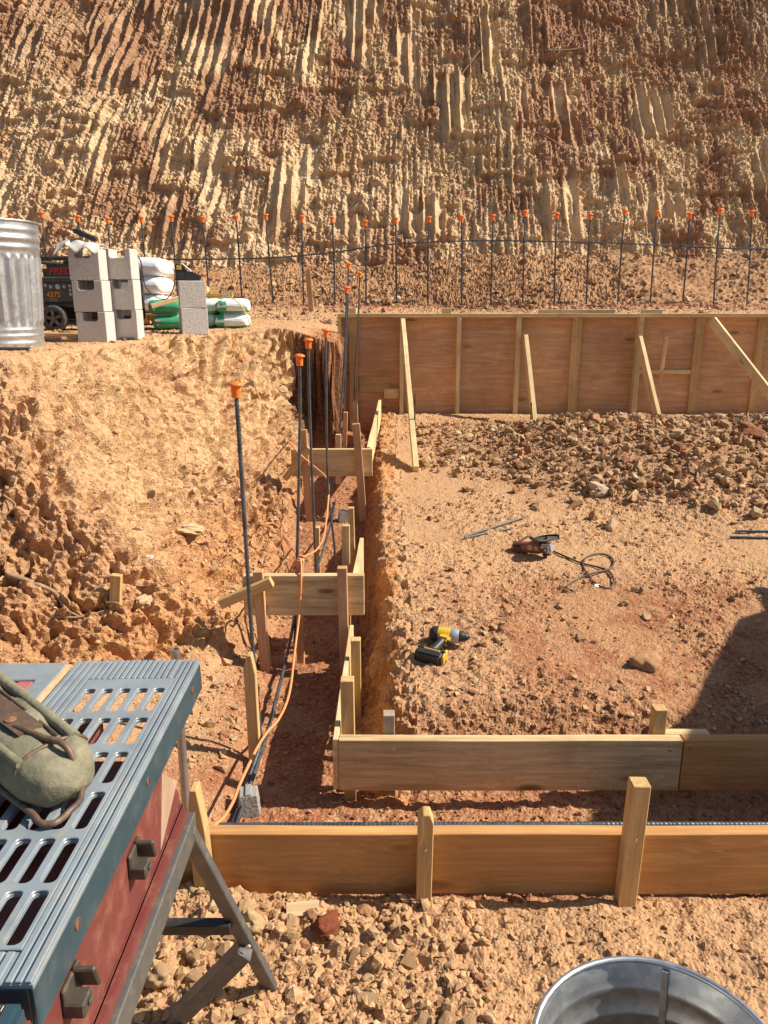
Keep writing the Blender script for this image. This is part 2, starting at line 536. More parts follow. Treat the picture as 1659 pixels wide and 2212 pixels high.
DARKG = plain('dark_olive_paint', (0.05, 0.05, 0.04), 0.5, var=0.2, vscale=12, dirt=0.3, dirtcol=(0.22, 0.16, 0.1))
RUBBER = plain('tyre_rubber', (0.05, 0.045, 0.04), 0.8, var=0.2, vscale=18, dirt=0.6, dirtcol=(0.26, 0.2, 0.13))
GRINDR = plain('grinder_red', (0.26, 0.075, 0.055), 0.5, var=0.15, vscale=30, dirt=0.4, dirtcol=(0.36, 0.22, 0.13))
CORDO = plain('orange_cord', (0.72, 0.29, 0.11), 0.55, var=0.12, vscale=6)
CORDY = plain('yellow_cord', (0.58, 0.42, 0.12), 0.6, var=0.1, vscale=10)
CORDB = plain('dark_cord', (0.055, 0.042, 0.034), 0.6, var=0.2, vscale=10, dirt=0.3)
CANVAS = plain('olive_canvas', (0.19, 0.175, 0.11), 0.8, var=0.28, vscale=22, dirt=0.4, dirtcol=(0.40, 0.33, 0.20), bump=0.004, bscale=38)
LEATH = plain('brown_leather', (0.115, 0.068, 0.045), 0.5, var=0.25, vscale=40, dirt=0.3)
TANL = plain('tan_leather', (0.26, 0.17, 0.09), 0.6, var=0.2, vscale=35)
WRAP = plain('white_wrapped_bags', (0.78, 0.77, 0.75), 0.25, var=0.1, vscale=14, bump=0.006, bscale=25)
BAGW = plain('white_bag_paper', (0.80, 0.82, 0.79), 0.5, var=0.05, vscale=16, bump=0.004, bscale=22)
BAGG = plain('green_bag_print', (0.06, 0.36, 0.16), 0.45, var=0.12, vscale=16, bump=0.004, bscale=22)
CLOTH = plain('grey_rag', (0.55, 0.51, 0.46), 0.9, var=0.15, vscale=25, bump=0.003, bscale=60)
WHITE = plain('white_print', (0.78, 0.78, 0.76), 0.6, var=0.03)
REDPR = plain('red_print', (0.55, 0.03, 0.03), 0.6, var=0.03)
ORPR = plain('orange_print', (0.65, 0.27, 0.04), 0.6, var=0.03)
PIPE = plain('galvanised_pipe', (0.42, 0.40, 0.37), 0.4, metal=0.7, var=0.15, vscale=12, dirt=0.35, dirtcol=(0.34, 0.2, 0.11))
ROOT = plain('root_bark', (0.30, 0.19, 0.11), 0.9, var=0.3, vscale=40)
PINKS = plain('pink_string', (0.75, 0.25, 0.2), 0.7, var=0.05)
DARKI = plain('dark_recess', (0.012, 0.011, 0.010), 0.9, var=0.1)
SILV = plain('silver_metal', (0.55, 0.55, 0.55), 0.35, metal=0.9, var=0.08)
RUST = plain('rusty_steel', (0.22, 0.11, 0.06), 0.7, metal=0.2, var=0.3, vscale=30)
CARD = wood_mat('shim_wood', (0.55, 0.38, 0.2), (0.72, 0.54, 0.32), grain=3, knots=0)
PAPER = plain('white_paper_scrap', (0.8, 0.78, 0.74), 0.7, var=0.03)

# ------------------------------------------------------------------ light
SUN_EL, SUN_AZ = R(43), R(1)           # azimuth measured from +X towards +Y
sv = Vector((math.cos(SUN_EL) * math.cos(SUN_AZ), math.cos(SUN_EL) * math.sin(SUN_AZ), math.sin(SUN_EL)))
sl = bpy.data.lights.new('sun', 'SUN'); sl.energy = 4.8; sl.angle = R(0.53); sl.color = (1.0, 0.92, 0.80)
so = bpy.data.objects.new('sun', sl); COL.objects.link(so)
so.rotation_euler = sv.to_track_quat('Z', 'Y').to_euler(); so.location = sv * 20
world = bpy.data.worlds.new('World'); scene.world = world; world.use_nodes = True
wt = world.node_tree; bg = wt.nodes['Background']
sky = wt.nodes.new('ShaderNodeTexSky'); sky.sky_type = 'NISHITA'; sky.sun_disc = False
sky.sun_elevation = SUN_EL; sky.sun_rotation = R(90) - SUN_AZ
wt.links.new(sky.outputs['Color'], bg.inputs['Color']); bg.inputs['Strength'].default_value = 0.07
vs = scene.view_settings
vs.view_transform = 'Standard'; vs.look = 'None'; vs.exposure = 0.63; vs.gamma = 1.0
scene.cycles.max_bounces = 8

# ------------------------------------------------------------------ terrain
TOE = [(-9, 2.45), (-2.4, 2.5), (-1.35, 2.62), (-0.86, 2.82), (-0.62, 3.2), (-0.57, 4), (-0.57, 5.2), (-0.58, 6.1), (-0.64, 6.60), (-0.385, 6.50), (-0.40, 7.95), (9, 7.95)]
CRE = [(-9, 3.55), (-2.6, 3.5), (-1.78, 3.62), (-1.80, 4.3), (-1.80, 5.0), (-1.58, 5.65), (-1.26, 6.15), (-1.0, 6.48), (-0.80, 6.70), (-0.415, 6.57), (-0.435, 7.99), (9, 7.99)]


def sdist(x, y, poly):
    """distance to the line, positive on the bank side"""
    best = np.full(x.shape, 1e9, np.float32)
    for (ax, ay), (bx, by) in zip(poly, poly[1:]):
        dx, dy = bx - ax, by - ay; L2 = dx * dx + dy * dy
        t = np.clip(((x - ax) * dx + (y - ay) * dy) / L2, 0, 1)
        best = np.minimum(best, np.sqrt((x - ax - t * dx) ** 2 + (y - ay - t * dy) ** 2))
    ring = [(-50, poly[0][1])] + list(poly) + [(50, poly[-1][1]), (50, 90), (-50, 90)]
    ins = np.zeros(x.shape, bool)
    for (ax, ay), (bx, by) in zip(ring, ring[1:] + ring[:1]):
        if ay == by: continue
        ins ^= ((ay > y) != (by > y)) & (x < (bx - ax) * (y - ay) / (by - ay) + ax)
    return np.where(ins, best, -best)


def lowland(x, y):
    """trench floor, platform, apron without the bank"""
    zf = -0.25 - 0.09 * ss(y, 3.2, 3.4) * (1 - ss(y, 4.4, 5.0)) + ss(y, 4.2, 5.2) * 0.18 + ss(y, 5.4, 6.3) * 0.16
    zf = zf + 0.02 * (fbm(x * 3, y * 3, o=3, s=3) - .5)
    left = ss(-x, 0.46, 1.7) * 0.22 + ss(-x, .42, .62) * 0.05
    zf = zf + left * (1 - ss(y, 3.2, 3.6))
    zp = -0.02 + (y - 2.3) * 0.052 + 0.05 * (fbm(x * 1.3, y * 1.3, o=3, s=5) - .5)
    # rubble mound
    mx = ss(x, 0.35, 1.7) * ss(y, 3.95 + 0 * x + np.clip(2.2 - x, 0, 2) * 0.75, 6.2 - 0.25 * x + np.clip(1.2 - x, 0, 1) * .4) * (1 - ss(y, 6.2, 7.3))
    zp = zp + mx * (0.26 + 0.10 * (fbm(x * 1.9, y * 1.9, o=3, s=8) - .5))
    # worn red hollow nearer
    zp = zp - 0.05 * np.exp(-((x - 1.15) / .45) ** 2 - ((y - 2.75) / .4) ** 2)
    xe = 0.012 + 0.05 * (fbm(y * 2.2, y * 0 + 3.3, o=3, s=9) - .5) - 0.05 * ss(y, 3.2, 4.2) + 0.03 * ss(2.6 - y, 0, .3)
    t = ss(x, xe - 0.10, xe + 0.04)
    t2 = ss(y, 2.22, 2.50 + .06 * (fbm(x * 3, x * 0, o=3, s=2) - .5))
    zt = mix(zf, zp, t * t2)
    za = -0.185 + 0.035 * (fbm(x * 5, y * 5, o=3, s=6) - .5) - 0.03 * ss(1.6 - y, 0, .5) + 0.035 * ss(-x, .05, .5)
    t3 = ss(y, 1.70, 1.765)
    return mix(za, zt, t3 * (1 - ss(-x, 0.56, 0.75)) + ss(-x, 0.56, 0.75) * ss(y, 1.5, 2.0))


def upland(x, y):
    z = 1.10 + 0.02 * np.clip(y - 4.5, 0, 4) + 0.03 * (fbm(x * 1.5, y * 1.5, o=3, s=21) - .5)
    behind = ss(x, -0.9, -0.3)
    z = z - behind * 0.12 * (1 - ss(y, 8.2, 9.4))
    z = z + ss(y, 8.6, 9.8) * 0.10
    z = z + ss(y, 9.7, 11.9) * (0.62 + 0.45 * (fbm(x * .7, x * 0 + 2.2, o=3, s=31) - .5) + .12 * ss(x, 0, 3))
    z = z + 0.16 * ss(y, 9.3, 10.2) * (fbm(x * 2.2, y * 2.2, o=3, s=22) - .4)
    return z


def H0(x, y):
    st = sdist(x, y, TOE); sc = sdist(x, y, CRE)
    t = np.where(st <= 0, 0, np.where(sc >= 0, 1, st / np.maximum(st - sc, 1e-4)))
    wob = 0.05 * (fbm(x * 1.5, y * 1.5, o=3, s=41) - .5)
    t = np.clip(t + wob * 4 * t * (1 - t), 0, 1).astype(np.float32)
    f = 0.45 * t + 0.55 * ss(t, 0.12, 0.96)
    f = f + .15 * ss(t, 0, .07) * (1 - ss(t, .07, .6)) * ss(y, 2.9, 3.4)
    lo = lowland(x, y); up = upland(x, y)
    return mix(lo, up, f), t, st, sc


def axis(*segs):
    out = []
    for a, b, h in segs:
        n = max(1, int(round((b - a) / h)))
        out += [a + (b - a) * i / n for i in range(n)]
    out.append(segs[-1][1])
    return np.array(out, np.float32)


gx = axis((-14, -6, .4), (-6, -3.2, .035), (-3.2, -2.0, .016), (-2.0, 1.9, .0085), (1.9, 3.2, .016), (3.2, 6.5, .035), (6.5, 14, .4))
gy = axis((-4, .6, .2), (.6, 1.25, .02), (1.25, 3.3, .0075), (3.3, 5.0, .012), (5.0, 8.1, .018), (8.1, 12.8, .03))
X, Y = np.meshgrid(gx, gy)
Z, T, ST, SC = H0(X, Y)
# normals of the smooth shape
dzdx = np.gradient(Z, gx, axis=1); dzdy = np.gradient(Z, gy, axis=0)
nl = 1 / np.sqrt(1 + dzdx ** 2 + dzdy ** 2)
NX, NY, NZ = -dzdx * nl, -dzdy * nl, nl
bank = (T > 0.02) & (T < 0.985)
bk = ss(T, .0, .12) * (1 - ss(T, .93, 1.0))
# relief along the normal
U = X; Vv = Y
n1 = fbm(U * 6, Vv * 6, Z * 6, o=4, s=51) - .5
n2 = fbm(U * 22, Vv * 22, Z * 22, o=3, s=52) - .5
n3 = fbm(U * 70, Vv * 70, Z * 70, o=2, s=53) - .5
n4 = np.abs(2 * fbm(U * 5 + 3, Vv * 5, Z * 4, o=3, s=57) - 1)
n5 = fbm(U * 42, Vv * 42, Z * 42, o=2, s=58) - .5
c1, r1 = cells(U * 16 + n1 * 2, (Vv + Z) * 16, s=54)
clod = np.clip(0.55 - c1, 0, 1) * (r1 > .45)
# tooth marks on the bank: grooves run down the face, leaning
QB = Y - 1.5 * (Z - .5)
ph = QB / 0.14 + 1.2 * (fbm(X * 1.2, Y * 2, o=2, s=55) - .5)
sfr = ph - np.floor(ph)
tooth = np.exp(-(np.minimum(sfr, 1 - sfr) / .22) ** 2)
tm = ss(fbm(Y * 1.9, Z * 1.3, o=3, s=56), .38, .54) * ss(Z, .15, .45) * ss(Y, 3.2, 3.5)
endf = ss(-X, .75, 1.5) * (1 - ss(Y, 2.9, 3.5)) * ss(T, 0, .2)       # crumbly end face
loose = (1 - ss(Z, .1, .55)) * bk
D = bk * (0.075 * n1 + 0.055 * n2 + 0.03 * n5 + 0.018 * n3 - .05 * (1 - ss(n4, 0, .16)) + .07 * (fbm(QB * 9, T * 2.0, o=4, s=63) - .5) * ss(T, .2, .5)) + bk * tm * (-0.055 * tooth + .018) + 0.045 * clod * bk * (0.3 + loose) + endf * (0.10 * n1 + .045 * np.clip(.6 - c1, 0, 1) * r1 + .045 * n2 + .03 * n5)
plat = (1 - bk)
far_berm = ss(Y, 9.2, 10.0)
patch = ss(fbm(X * 1.3, Y * 1.3, o=3, s=91), .42, .56)
apron = (1 - ss(Y, 1.66, 1.74))
red = np.exp(-((X - 1.15) / .85) ** 4 - ((Y - 2.95) / .62) ** 4)
rough_z = .60 + apron * (.75 * ss(-X, -.5, .1) + .05) + .35 * red + 1.3 * far_berm + .6 * ss(X, .4, 1.4) * ss(Y, 4.3, 5.4) * (Y < 8)
rough_z = rough_z * np.where((Y > 1.75) & (Y < 8), .40 + .85 * patch, 1)
D += plat * rough_z * (0.024 * n2 + 0.014 * n5 + 0.010 * n3 + 0.030 * n1 + 0.018 * clod)
slope_r = ((X > -.12) & (X < .12) & (Y > 2.2) & (Y < 7.8))
D += np.where(slope_r, .035 * n2 + .05 * n1 + .03 * n5 + .008 * clod, 0)
jit = np.maximum(np.gradient(gx)[None, :], np.gradient(gy)[:, None]).clip(.006, .03).astype(np.float32) * (.55 * bk + plat * np.clip(rough_z, .25, 1.6) * .42)
D += jit * (rng.random(X.shape).astype(np.float32) - .5)
VX = X + NX * D; VY = Y + NY * D; VZ = Z + NZ * D
nyr, nxr = X.shape
idx = np.arange(nxr * nyr, dtype=np.int32).reshape(nyr, nxr)
quads = np.stack([idx[:-1, :-1], idx[:-1, 1:], idx[1:, 1:], idx[1:, :-1]], -1).reshape(-1, 4)
me = np_mesh('ground', np.stack([VX, VY, VZ], -1).reshape(-1, 3), quads)
# soil colours: tan crust, redder subsoil, orange cut edge
tan = np.array((0.47, 0.268, 0.138)); redc = np.array((0.28, 0.112, 0.053)); oran = np.array((0.46, 0.19, 0.055)); crm = np.array((0.56, 0.36, 0.18)); brn = np.array((0.32, 0.165, 0.08))
nA = fbm(X * 2.2, Y * 2.2, Z * 2.2, o=5, g=.6, s=61); nB = fbm(X * 7, Y * 7, Z * 7, o=4, s=62)
C = np.broadcast_to(tan, X.shape + (3,)).copy()


def blend(C, col, w):
    return C + (np.asarray(col) - C) * np.clip(w, 0, 1)[..., None]


C = blend(C, crm, bk * tm * .55)
C = blend(C, crm, ss(nA, .5, .7) * .45)
bs = fbm(QB * 9, T * 2.0, o=4, s=63)
C = blend(C, crm * 1.05, ss(bs, .52, .62) * bk * ss(T, .2, .5) * .8)
D0 = 0
trench = (1 - ss(X, -.12, .0)) * (1 - ss(-X, .56, .72)) * ss(Y, 1.74, 1.9) * (Y < 7.9)
front = (Y > 1.72) * (1 - ss(Y, 2.2, 2.6))
C = blend(C, redc * 1.15, np.maximum(trench, front * .75) * (.55 + .5 * ss(nB, .35, .65)))
C = blend(C, redc * 1.1, red * .85 * (0.6 + .6 * ss(nB, .4, .6)))
C = blend(C, oran, np.where(slope_r & (X < .07), .65, 0) * ss(nB, .3, .6))
C = blend(C, oran, (1 - ss(Z, -.05, .35)) * bk * .55)
C = blend(C, redc * .62, ((Y > 6.4) & (Y < 7.0) & (X > -.77) & (X < -.36) & (T > .01) & (T < .97)) * .92)  # shade of the bank corner beside the plywood, painted into the soil colour
C = blend(C, redc, ss(nA, .56, .70) * .30 * (1 - bk))
C = blend(C, brn, far_berm * (.35 + .6 * ss(nA, .42, .62)))
C = blend(C, brn, endf * .55)
C = blend(C, brn, ss(X, .5, 1.4) * ss(Y, 4.5, 5.4) * (Y < 7.6) * .5)
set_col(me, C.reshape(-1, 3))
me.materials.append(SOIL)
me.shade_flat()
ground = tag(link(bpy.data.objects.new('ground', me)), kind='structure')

# ------------------------------------------------------------------ cut slope behind
S = R(57)
cu = axis((-14, -8.2, .25), (-8.2, -6.8, .04), (-6.8, 7.0, .0125), (7.0, 8.4, .04), (8.4, 14, .25))
cv = axis((0, 6.1, .0135), (6.1, 7.4, .05))
A, B = np.meshgrid(cu, cv)
lean = 0.21 * ss(-A, -1.0, 5.5) - 0.03 * ss(A, 2, 5)
A2 = A - lean * (B - 2.5)
warp = 1.1 * (fbm(A2 * .9, B * .22, o=3, s=71) - .5)
phs = A2 / 0.19 + warp * 1.3 + .12 * (fbm(A * 3, B * 3, o=2, s=84) - .5)
sf = phs - np.floor(phs); cid = np.floor(phs)
rid = _h(cid.astype(np.int64), np.floor(B * .8 + _h(cid.astype(np.int64), cid.astype(np.int64) * 0, cid.astype(np.int64) * 0, 3) * 7).astype(np.int64), cid.astype(np.int64) * 0, 9)
ridge = np.exp(-(np.minimum(sf, 1 - sf) / .20) ** 2)
mk = fbm(A * .8, B * .55, o=4, s=72)
mk2 = fbm(A * 2.6, B * .8, o=3, s=73)
tm2 = ss(mk, .42, .58) * ss(mk2, .40, .56) * (0.30 + .70 * (rid > .28))
upz = ss(B, .9, 1.7)
tm2 = tm2 * (.25 + .75 * upz)
q1 = fbm(A * 2.4, B * 2.0, o=5, g=.55, s=74) - .5
q2 = fbm(A * 9, B * 9, o=4, g=.6, s=75) - .5
q3 = fbm(A * 34, B * 30, o=3, s=76) - .5
q4 = fbm(A2 * 14, B * 2.2, o=3, s=83) - .5
cc, cr = cells(A * 9 + q2 * 3, B * 8, s=77)
cc2, cr2 = cells(A * 22 + q2 * 4, B * 20, s=79)
big = fbm(A * .45, B * .5, o=3, s=78) - .5
crumb = 1 - tm2 * .85
Dd = 0.38 * big + 0.13 * q1 + tm2 * 0.085 * ridge * (0.4 + rid) + (.045 + .05 * crumb) * q4 + crumb * (0.055 * q2 + .045 * q3 + .04 * np.clip(.5 - cc, 0, 1) * (cr > .45) + .05 * np.clip(.5 - cc2, 0, 1) * (cr2 > .4)) + tm2 * (.02 * q2 + 0.012 * q3)
Dd += .007 * (rng.random(A.shape) - .5) * (.4 + .6 * crumb)
ph3 = (A2 + .05 * (fbm(A * 1.5, B * .5, o=2, s=85) - .5)) / .085; sf3 = ph3 - np.floor(ph3)
Dd += .018 * np.exp(-(np.minimum(sf3, 1 - sf3) / .2) ** 2) * ss(fbm(A * 1.3, B * .4, o=3, s=86), .42, .56)
step_ = ss(fbm(A * 1.3, B * 3.2, o=3, s=80), .52, .60) * .07
Dd += step_ * crumb
n = Vector((0, -math.sin(S), math.cos(S)))
CX = A; CY = 11.35 + B * math.cos(S) + n.y * Dd; CZ = 1.25 + B * math.sin(S) + n.z * Dd
top = B > 7.39
CY = np.where(top, CY + 3.0, CY)
nv, nu = A.shape
idx = np.arange(nu * nv, dtype=np.int32).reshape(nv, nu)
quads = np.stack([idx[:-1, :-1], idx[:-1, 1:], idx[1:, 1:], idx[1:, :-1]], -1).reshape(-1, 4)
me = np_mesh('hillside', np.stack([CX, CY, CZ], -1).reshape(-1, 3), quads)
cream = np.array((0.70, 0.51, 0.30)); ochre = np.array((0.56, 0.355, 0.19)); rbrn = np.array((0.36, 0.185, 0.105)); olive = np.array((0.48, 0.345, 0.19))
Cc = np.broadcast_to(ochre, A.shape + (3,)).copy()
m3 = fbm(A * .6, B * .6, o=5, g=.6, s=81); m4 = fbm(A * 1.6, B * 1.1, o=5, g=.6, s=82)
Cc = blend(Cc, cream, tm2 * ss(sf, .1, .3) * (1 - ss(sf, .75, .95)) * .95)
Cc = blend(Cc, cream, ss(m4, .52, .66) * .6)
Cc = blend(Cc, olive, ss(m3, .55, .7) * .5)
Cc = blend(Cc, cream, ss(q4, .03, .10) * (.25 + .6 * ss(m4, .40, .6)))
Cc = blend(Cc, rbrn, (1 - ss(m4, .38, .50)) * .85)
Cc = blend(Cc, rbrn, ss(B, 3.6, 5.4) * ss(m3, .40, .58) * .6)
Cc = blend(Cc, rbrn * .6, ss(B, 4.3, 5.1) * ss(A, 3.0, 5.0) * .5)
Cc = blend(Cc, rbrn, crumb * ss(q2, .03, .14) * .4)
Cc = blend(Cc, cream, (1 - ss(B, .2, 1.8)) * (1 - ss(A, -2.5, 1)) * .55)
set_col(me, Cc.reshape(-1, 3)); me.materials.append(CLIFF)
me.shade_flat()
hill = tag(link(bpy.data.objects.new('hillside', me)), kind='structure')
bpy.context.view_layer.update()


def drop(x, y, top=3.0):
    ok, p, nrm, _ = ground.ray_cast(Vector((x, y, top)), Vector((0, 0, -1)))
    return (p, nrm) if ok else (Vector((x, y, 0)), Vector((0, 0, 1)))


def gz(x, y):
    return drop(x, y)[0].z


# ------------------------------------------------------------------ stones
def hull_rock(n, sq=(1, 1, .6), rough=0):
    bm = bmesh.new()
    for _ in range(n):
        v = Vector((random.gauss(0, 1), random.gauss(0, 1), random.gauss(0, 1))).normalized() * random.uniform(.8, 1.0)
        bm.verts.new((v.x * sq[0], v.y * sq[1], v.z * sq[2]))
    r = bmesh.ops.convex_hull(bm, input=bm.verts[:])
    bmesh.ops.delete(bm, geom=[v for v in bm.verts if not v.link_faces], context='VERTS')
    bmesh.ops.triangulate(bm, faces=bm.faces[:])
    if rough:
        bmesh.ops.subdivide_edges(bm, edges=bm.edges[:], cuts=1, use_grid_fill=True)
        bmesh.ops.triangulate(bm, faces=bm.faces[:])
        for v in bm.verts: v.co *= 1 + random.uniform(-rough, rough * .6)
    bm.verts.index_update()
    V = np.array([v.co[:] for v in bm.verts], np.float32); Fc = np.array([[v.index for v in f.verts] for f in bm.faces], np.int32)
    bm.free(); return V, Fc


def clod_rock(sub=2, amp=.35):
    bm = bmesh.new(); bmesh.ops.create_icosphere(bm, subdivisions=sub, radius=1)
    V = np.array([v.co[:] for v in bm.verts], np.float32); Fc = np.array([[v.index for v in f.verts] for f in bm.faces], np.int32)
    bm.free(); o = random.uniform(0, 99)
    k = 1 + amp * (fbm(V[:, 0] * 1.3 + o, V[:, 1] * 1.3, V[:, 2] * 1.3, o=3, s=5) - .5) * 2
    V = V * k[:, None] * np.array((1, random.uniform(.75, 1), random.uniform(.6, .85)))
    return V.astype(np.float32), Fc


SLABS = [hull_rock(random.randint(11, 17), (1, random.uniform(.6, .9), random.uniform(.22, .42)), .05) for _ in range(12)]
HULLS = [hull_rock(random.randint(14, 24), (1, random.uniform(.7, 1), random.uniform(.55, .85)), .09) for _ in range(12)]
CLODS = [hull_rock(random.randint(11, 16), (1, random.uniform(.75, 1), random.uniform(.6, .9)), .14) for _ in range(10)]
SMALL = [hull_rock(9, (1, .85, .7)) for _ in range(8)] + [hull_rock(12, (1, .8, .6), .12) for _ in range(6)]
TANS = np.array([(0.48, 0.30, 0.155), (0.53, 0.35, 0.19), (0.45, 0.27, 0.135), (0.43, 0.25, 0.125), (0.48, 0.30, 0.155), (0.50, 0.32, 0.17), (0.45, 0.27, 0.13), (0.36, 0.18, 0.09)])


def scatter(name, pts, size, protos, cols, sink=.3, tilt=.5, label=None):
    """many small stones in one sheet of rubble: pts [(p, normal)]"""
    n = len(pts)
    P = np.array([p[:] for p, _ in pts], np.float32)
    size = np.asarray(size, np.float32)
    kk = rng.integers(0, len(protos), n)
    rz = rng.uniform(0, 6.283, n); tx = rng.normal(0, tilt, n); ty = rng.normal(0, tilt, n)
    VS, FS, CS = [], [], []; base = 0
    ci = cols[rng.integers(0, len(cols), n)] * rng.uniform(.85, 1.14, (n, 1))
    for k in range(len(protos)):
        m = np.where(kk == k)[0]
        if not len(m): continue
        V, Fc = protos[k]
        cz, sz = np.cos(rz[m]), np.sin(rz[m]); cx, sx = np.cos(tx[m]), np.sin(tx[m]); cy, sy = np.cos(ty[m]), np.sin(ty[m])
        Rz = np.zeros((len(m), 3, 3), np.float32); Rz[:, 0, 0] = cz; Rz[:, 0, 1] = -sz; Rz[:, 1, 0] = sz; Rz[:, 1, 1] = cz; Rz[:, 2, 2] = 1
        Rx = np.zeros_like(Rz); Rx[:, 0, 0] = 1; Rx[:, 1, 1] = cx; Rx[:, 1, 2] = -sx; Rx[:, 2, 1] = sx; Rx[:, 2, 2] = cx
        Ry = np.zeros_like(Rz); Ry[:, 1, 1] = 1; Ry[:, 0, 0] = cy; Ry[:, 0, 2] = sy; Ry[:, 2, 0] = -sy; Ry[:, 2, 2] = cy
        M = Rz @ Rx @ Ry
        q = np.einsum('nij,vj->nvi', M, V) * size[m][:, None, None]
        q += P[m][:, None, :]; q[:, :, 2] += (size[m] * (.5 - sink))[:, None]
        VS.append(q.reshape(-1, 3)); nv_ = len(V)
        FS.append((Fc[None] + (np.arange(len(m)) * nv_)[:, None, None] + base).reshape(-1, 3)); base += nv_ * len(m)
        CS.append(np.repeat(ci[m], nv_, 0))
    me = np_mesh(name, np.concatenate(VS), np.concatenate(FS)); set_col(me, np.concatenate(CS))
    me.shade_flat()
    me.materials.append(STONE)
    return tag(link(bpy.data.objects.new(name, me)), label, 'rubble' if label else None, kind='stuff')


def pts_in(n, fx, keep=None):
    out = []
    while len(out) < n:
        x, y = fx()
        if keep and not keep(x, y): continue
        out.append(drop(x, y))
    return out


def pw(n, lo, hi, a=2.2):
    u = rng.random(n); return lo * (1 + u * ((hi / lo) ** (1 - a) - 1)) ** (1 / (1 - a))


U_ = random.uniform
# apron gravel, thicker at the left
def ap(): return (U_(-1.0, 1.5), U_(1.05, 1.715))
def kap(x, y): return random.random() < (1.0 if x < .1 else .45 if x < .8 else .22)
n_ = 7000
scatter('gravel', pts_in(n_, ap, kap), pw(n_, .0025, .014, 2.0), SMALL, TANS, label='loose tan gravel and dirt crumbs on the ground before the nearest form board')
def sp(): return (U_(-.9, .25), U_(1.25, 1.70))
scatter('gravel', pts_in(700, sp), pw(700, .009, .026, 2.2), CLODS + HULLS, TANS, sink=.25, label='fist sized tan rubble heaped beside the folding legs of the saw stand')
# form strip + trench floor
def tr(): return (U_(-.6, -.06), U_(1.8, 7.2))
def tr2(): return (U_(-.1, 2.2), U_(1.78, 2.25))
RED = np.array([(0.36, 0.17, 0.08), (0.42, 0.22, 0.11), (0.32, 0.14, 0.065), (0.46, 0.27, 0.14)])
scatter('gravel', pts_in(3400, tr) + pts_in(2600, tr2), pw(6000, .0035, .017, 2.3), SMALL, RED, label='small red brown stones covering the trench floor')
# platform
def pl(): return (U_(.02, 4.2), 2.4 + 5.2 * random.random() ** 1.4)
def kpl(x, y): return random.random() < (.10 + .9 * float(ss(fbm(np.array([x * 1.3]), np.array([y * 1.3]), o=3, s=91), .42, .56)[0])) * (.45 + .65 * math.exp(-((x - 1.1) / .9) ** 2 - ((y - 2.9) / .6) ** 2))
n_ = 9000
scatter('gravel', pts_in(n_, pl, kpl), pw(n_, .004, .022, 2.3), SMALL, np.concatenate([TANS, RED]), label='scattered small stones on the flat soil right of the trench')
# rubble mound
MND = np.array([(0.44, 0.28, 0.15), (0.38, 0.23, 0.12), (0.50, 0.35, 0.20), (0.33, 0.18, 0.09), (0.28, 0.13, 0.065), (0.42, 0.25, 0.125)])
def mo(): return (U_(.25, 4.6), U_(4.3, 7.3))
def kmo(x, y):
    e = 4.35 + max(0, 2.2 - x) * 0.62
    if y < e: return random.random() < .06
    if x < .9: return random.random() < .45
    return random.random() < (1 if y < 6.9 else .5)
n_ = 9500
scatter('rubble', pts_in(n_, mo, kmo), pw(n_, .010, .058, 2.3), SLABS + HULLS + SMALL[:4], MND, sink=.1, tilt=.7, label='low mound of broken tan shale before the plywood formwork')
# berm behind the wall and slope foot
def be(): return (U_(-6, 6.4), U_(8.3, 11.8))
def kbe(x, y): return y > 9.0 + .6 * math.sin(x * 1.7) or random.random() < .25
n_ = 5500
scatter('rubble', pts_in(n_, be, kbe), pw(n_, .010, .075, 2.7), SLABS + HULLS + CLODS, MND * 1.08, sink=.15, label='band of broken stones and clods along the foot of the cut slope')
# bank toe clods
def bt(): return (U_(-1.25, -.55), U_(2.3, 6.4))
def kbt(x, y): return x > -.62 - .3 * random.random() - (.35 if 3.6 < y < 5 else 0) and random.random() < .8
n_ = 2200
scatter('gravel', pts_in(n_, bt, kbt), pw(n_, .005, .04, 2.4), SMALL + CLODS, TANS, label='loose clods lying along the toe of the left bank')
def bf(): return (U_(-1.75, -.6), U_(2.6, 6.4))
scatter('gravel', pts_in(2600, bf), pw(2600, .004, .02, 2.4), SMALL, TANS * 1.1, label='crumbs and small stones stuck on the face of the left bank')
def tp(): return (U_(-4.5, -1.3), U_(3.6, 8.6))
scatter('gravel', pts_in(1500, tp), pw(1500, .006, .03, 2.4), SMALL, TANS, label='crumbs of soil on top of the left bank around the stacked materials')

# single larger stones
STONE_ME = []
for i in range(18):
    V, Fc = (SLABS + HULLS + CLODS)[random.randrange(34)] if i > 5 else CLODS[i]
    me = np_mesh('stone', V, Fc)
    c = TANS[random.randrange(len(TANS))] * U_(.85, 1.15); set_col(me, np.tile(c, (len(V), 1)))
    me.materials.append(STONE); me.shade_flat(); STONE_ME.append(me)


def stone(x, y, s, label, group=None, me=None, sink=.35, col=None, flat=1.0, rot=None):
    m = me or random.choice(STONE_ME)
    if col is not None:
        m = m.copy(); m.color_attributes.remove(m.color_attributes['col']); set_col(m, np.tile(np.array(col), (len(m.vertices), 1)))
    o = bpy.data.objects.new('stone', m)
    p, _ = drop(x, y)
    r = rot or (U_(-.4, .4), U_(-.4, .4), U_(0, 6.28))
    M = Matrix.Translation((p.x, p.y, p.z + s * (.5 - sink))) @ Euler(r).to_matrix().to_4x4() @ Matrix.Diagonal((s, s, s * flat, 1))
    link(o, None, M)
    return tag(o, label, 'stone', group)


